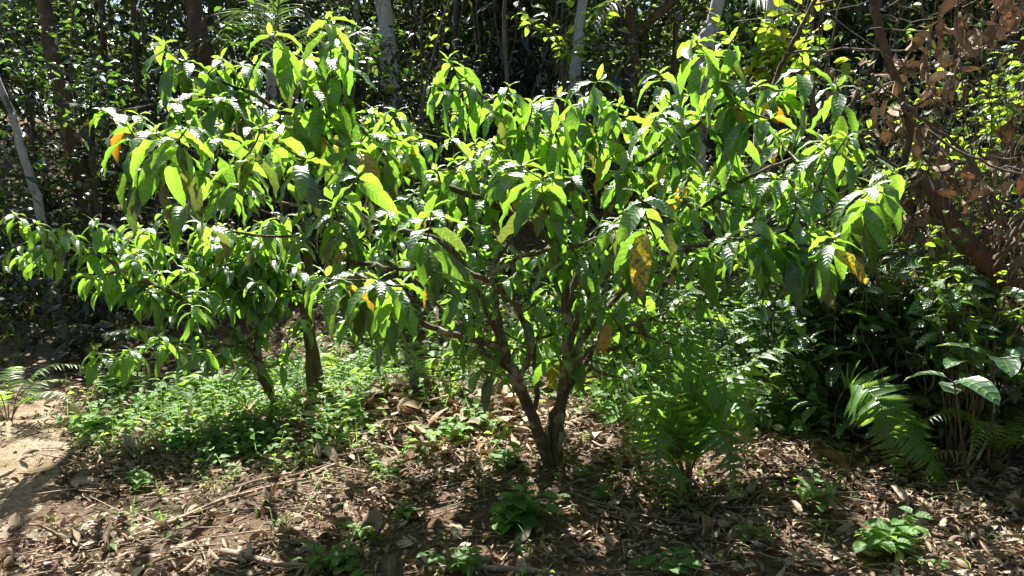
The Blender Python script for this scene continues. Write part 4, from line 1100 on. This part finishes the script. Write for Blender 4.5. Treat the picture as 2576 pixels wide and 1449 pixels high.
# grass blades
b = Batch(); n = 1500
x = np.concatenate([rng.normal(-2.1, .55, 800), rng.normal(-1.2, .9, 500), rng.uniform(-2, 2.4, 200)]); y = np.concatenate([rng.normal(4.7, .45, 800), rng.normal(5.2, .5, 500), rng.uniform(2.8, 4, 200)])
az = rng.uniform(0, 2 * PI, n); k = ~in_path(x, y)
D = np.stack([np.cos(az) * .5, np.sin(az) * .5, np.ones(n)], -1)[k]; x, y, az = x[k], y[k], az[k]
L = rng.uniform(.06, .22, len(x))
leaves(b, np.stack([x, y, ground(x, y)], -1), D, np.stack([-np.cos(az), -np.sin(az), .5 * np.ones(len(x))], -1), L, .006, 0.1, -1.2, rng.uniform(0, .6, len(x)), ns=4, nc=3, fold=.3, pa=.1, pb=.5)
tag(b.build('grass', M['herb']), 'thin grass blades among the weeds and fallen leaves', kind='stuff')

# ---------------------------------------------------------------- small plants standing in the litter
def small_plant(px, py, hpx, spx, Lpx, label, n=5, per=6, mat='herb', age=(.3, .6), wr=.52):
    g = on_ground(px, py); Y = g[1]; k = Y / FPX
    root = empty('seedling', g, label, 'seedling', 'small plants growing in the leaf litter')
    bs, bl = Batch(), Batch()
    n = max(2, int(n * .8))
    for i in range(n):
        e = g + np.array([rng.normal(0, spx * .5 * k), rng.normal(0, spx * .4 * k), hpx * k * rng.uniform(.35, 1.1)])
        c = curve([g, (g + e) / 2 + rng.normal(0, .01, 3), e], 6); tube(bs, c, np.linspace(.004, .002, len(c)), 5)
        az = rng.uniform(0, 6.28)
        for j in range(per // 2):
            for sgn in (0, PI):
                a = az + sgn + rng.normal(0, .25); f = len(c) - 1 - j * 3
                LL = Lpx * k * (0.7 + .2 * j) * rng.uniform(.85, 1.15)
                leaves(bl, c[max(f, 2)][None], [[math.cos(a), math.sin(a), .2]], [[rng.normal(0, .2), rng.normal(0, .2), 1]], LL, LL * wr, R(30), R(-40 + rng.normal(0, 15)), rng.uniform(*age), ns=7, nc=5, fold=.2, wave=.8, petiole=.1, pa=.5, pb=.8)
            az += PI / 2
    bs.build('stem', M['twig'], root); bl.build('foliage', M[mat], root)
small_plant(1310, 1330, 95, 95, 62, 'bushy green seedling in the shade in front of the forked trunk', n=11, per=8)
small_plant(2200, 1390, 95, 100, 72, 'broad leaved seedling at the bottom right with paired leaves', n=9, per=6)
small_plant(2045, 1290, 85, 60, 52, 'upright seedling left of the drooping fern fronds', n=6, per=6)
small_plant(850, 1440, 75, 90, 55, 'leafy seedling at the bottom edge left of centre', n=8, per=6)
small_plant(915, 1352, 35, 50, 48, 'bright green tuft of narrow leaves on bare litter', n=7, per=6, age=(0, .1), wr=.3)
small_plant(1690, 1460, 60, 80, 52, 'seedling cut by the bottom edge right of centre', n=6, per=6)
small_plant(345, 1225, 45, 45, 42, 'small dark seedling below the weeds on the left', n=4, per=6)
small_plant(1165, 1440, 60, 60, 50, 'thin seedling with pointed leaves at the bottom centre', n=5, per=6)
small_plant(1268, 1175, 115, 22, 46, 'slender upright sapling just left of the forked trunk', n=3, per=10)
small_plant(1910, 1370, 50, 45, 45, 'small seedling with yellowish leaves between the ferns and the bottom right seedling', n=4, per=4, age=(.5, 1))
small_plant(990, 1205, 40, 50, 32, 'little seedling on the bare soil left of the trunk', n=5, per=6, age=(0, .3))
small_plant(1500, 1260, 40, 40, 36, 'tiny seedling beneath the left fern fronds', n=4, per=4)
small_plant(1020, 1310, 45, 45, 40, 'pale seedling left of the bushy shaded one', n=4, per=6)
small_plant(1130, 1110, 45, 60, 45, 'light green seedling on top of the litter heap', n=6, per=6, age=(0, .2))
small_plant(1210, 1080, 50, 60, 50, 'pale leafy seedling behind the left stem of the large shrub', n=6, per=6, age=(0, .1))
small_plant(450, 1130, 60, 90, 45, 'leafy weed clump in front of the lower shrub', n=9, per=8)
small_plant(620, 1120, 80, 90, 45, 'shaded weed clump at the foot of the lower shrub', n=9, per=8)
small_plant(480, 1000, 70, 70, 62, 'weed with large bright yellow green leaves under the lower shrub', n=7, per=6, age=(0, .1))
for px, py, h_, n_, lab_ in WEEDS: small_plant(px, py, h_, 110, 44, lab_, n=n_, per=8, age=(0, .3), wr=.42)
small_plant(2340, 1440, 35, 40, 38, 'tiny seedling in the litter at the bottom right', n=3, per=4)
small_plant(720, 1330, 30, 40, 28, 'grassy little seedling in the sunlit litter', n=4, per=4, age=(0, .2), wr=.25)

# ---------------------------------------------------------------- fallen stalks and branches on the ground
def fallen(pts, r, label, name='fallen_stalk', lift=.02, flat=1.0):
    P = np.array([on_ground(*p) for p in pts]); c = curve(P, 8)
    c[:, 2] = np.maximum(c[:, 2], ground(c[:, 0], c[:, 1])) + lift
    b = Batch(); tube(b, c, np.linspace(r, r * .35, len(c)), 8, rough=.12, seed=rng.random() * 5)
    tag(b.build(name, M['stick'], origin=c[0]), label, 'stick', 'fallen stalks and branches')
fallen([(380, 1345), (560, 1270), (720, 1225), (900, 1190)], .012, 'long dry palm stalk lying across the left foreground litter')
fallen([(260, 1400), (420, 1330), (600, 1250)], .013, 'dry split stalk lower left, beside the long palm stalk')
fallen([(150, 1225), (240, 1150), (335, 1090)], .012, 'dry stalk slanting from the path into the weeds')
fallen([(60, 1205), (150, 1185), (220, 1160)], .009, 'short dark stick on the edge of the path')
fallen([(590, 1240), (680, 1210), (820, 1185)], .011, 'dry stick in the shade beneath the weeds')
fallen([(1890, 1222), (2060, 1200), (2230, 1180), (2440, 1150)], .014, 'long pale stick lying under the drooping fern fronds')
fallen([(1880, 1235), (2000, 1215), (2190, 1195)], .01, 'thin stick beside the long pale stick')
fallen([(1090, 1440), (1400, 1450), (1560, 1446)], .016, 'thick stalk lying along the bottom edge', lift=.01)
fallen([(860, 1080), (1000, 1050), (1170, 1020)], .012, 'pale stalk lying over the litter heap from the left')
fallen([(1020, 1075), (1120, 1080), (1230, 1100)], .008, 'straight thin stick lying across the litter heap')
fallen([(1420, 1060), (1460, 1075), (1500, 1085)], .016, 'short thick broken stick right behind the forked trunk')
fallen([(2260, 1440), (2270, 1330), (2290, 1245)], .022, 'broad dry stalk pointing away at the bottom right')
fallen([(2440, 1320), (2520, 1300), (2590, 1285)], .008, 'reddish thin stick on bare soil at the right edge')
fallen([(1000, 1120), (1080, 1125), (1130, 1150)], .02, 'short broad bark strip on the litter heap')
fallen([(1590, 1010), (1640, 1000), (1690, 985)], .01, 'short pale stick behind the large fern clump', lift=.12)
fallen([(900, 995), (1010, 1002), (1060, 1008)], .014, 'dark rotting branch lying in the weeds behind the heap')
fallen([(560, 1400), (700, 1432), (800, 1440)], .018, 'flat dry stalk at the bottom edge left of centre')
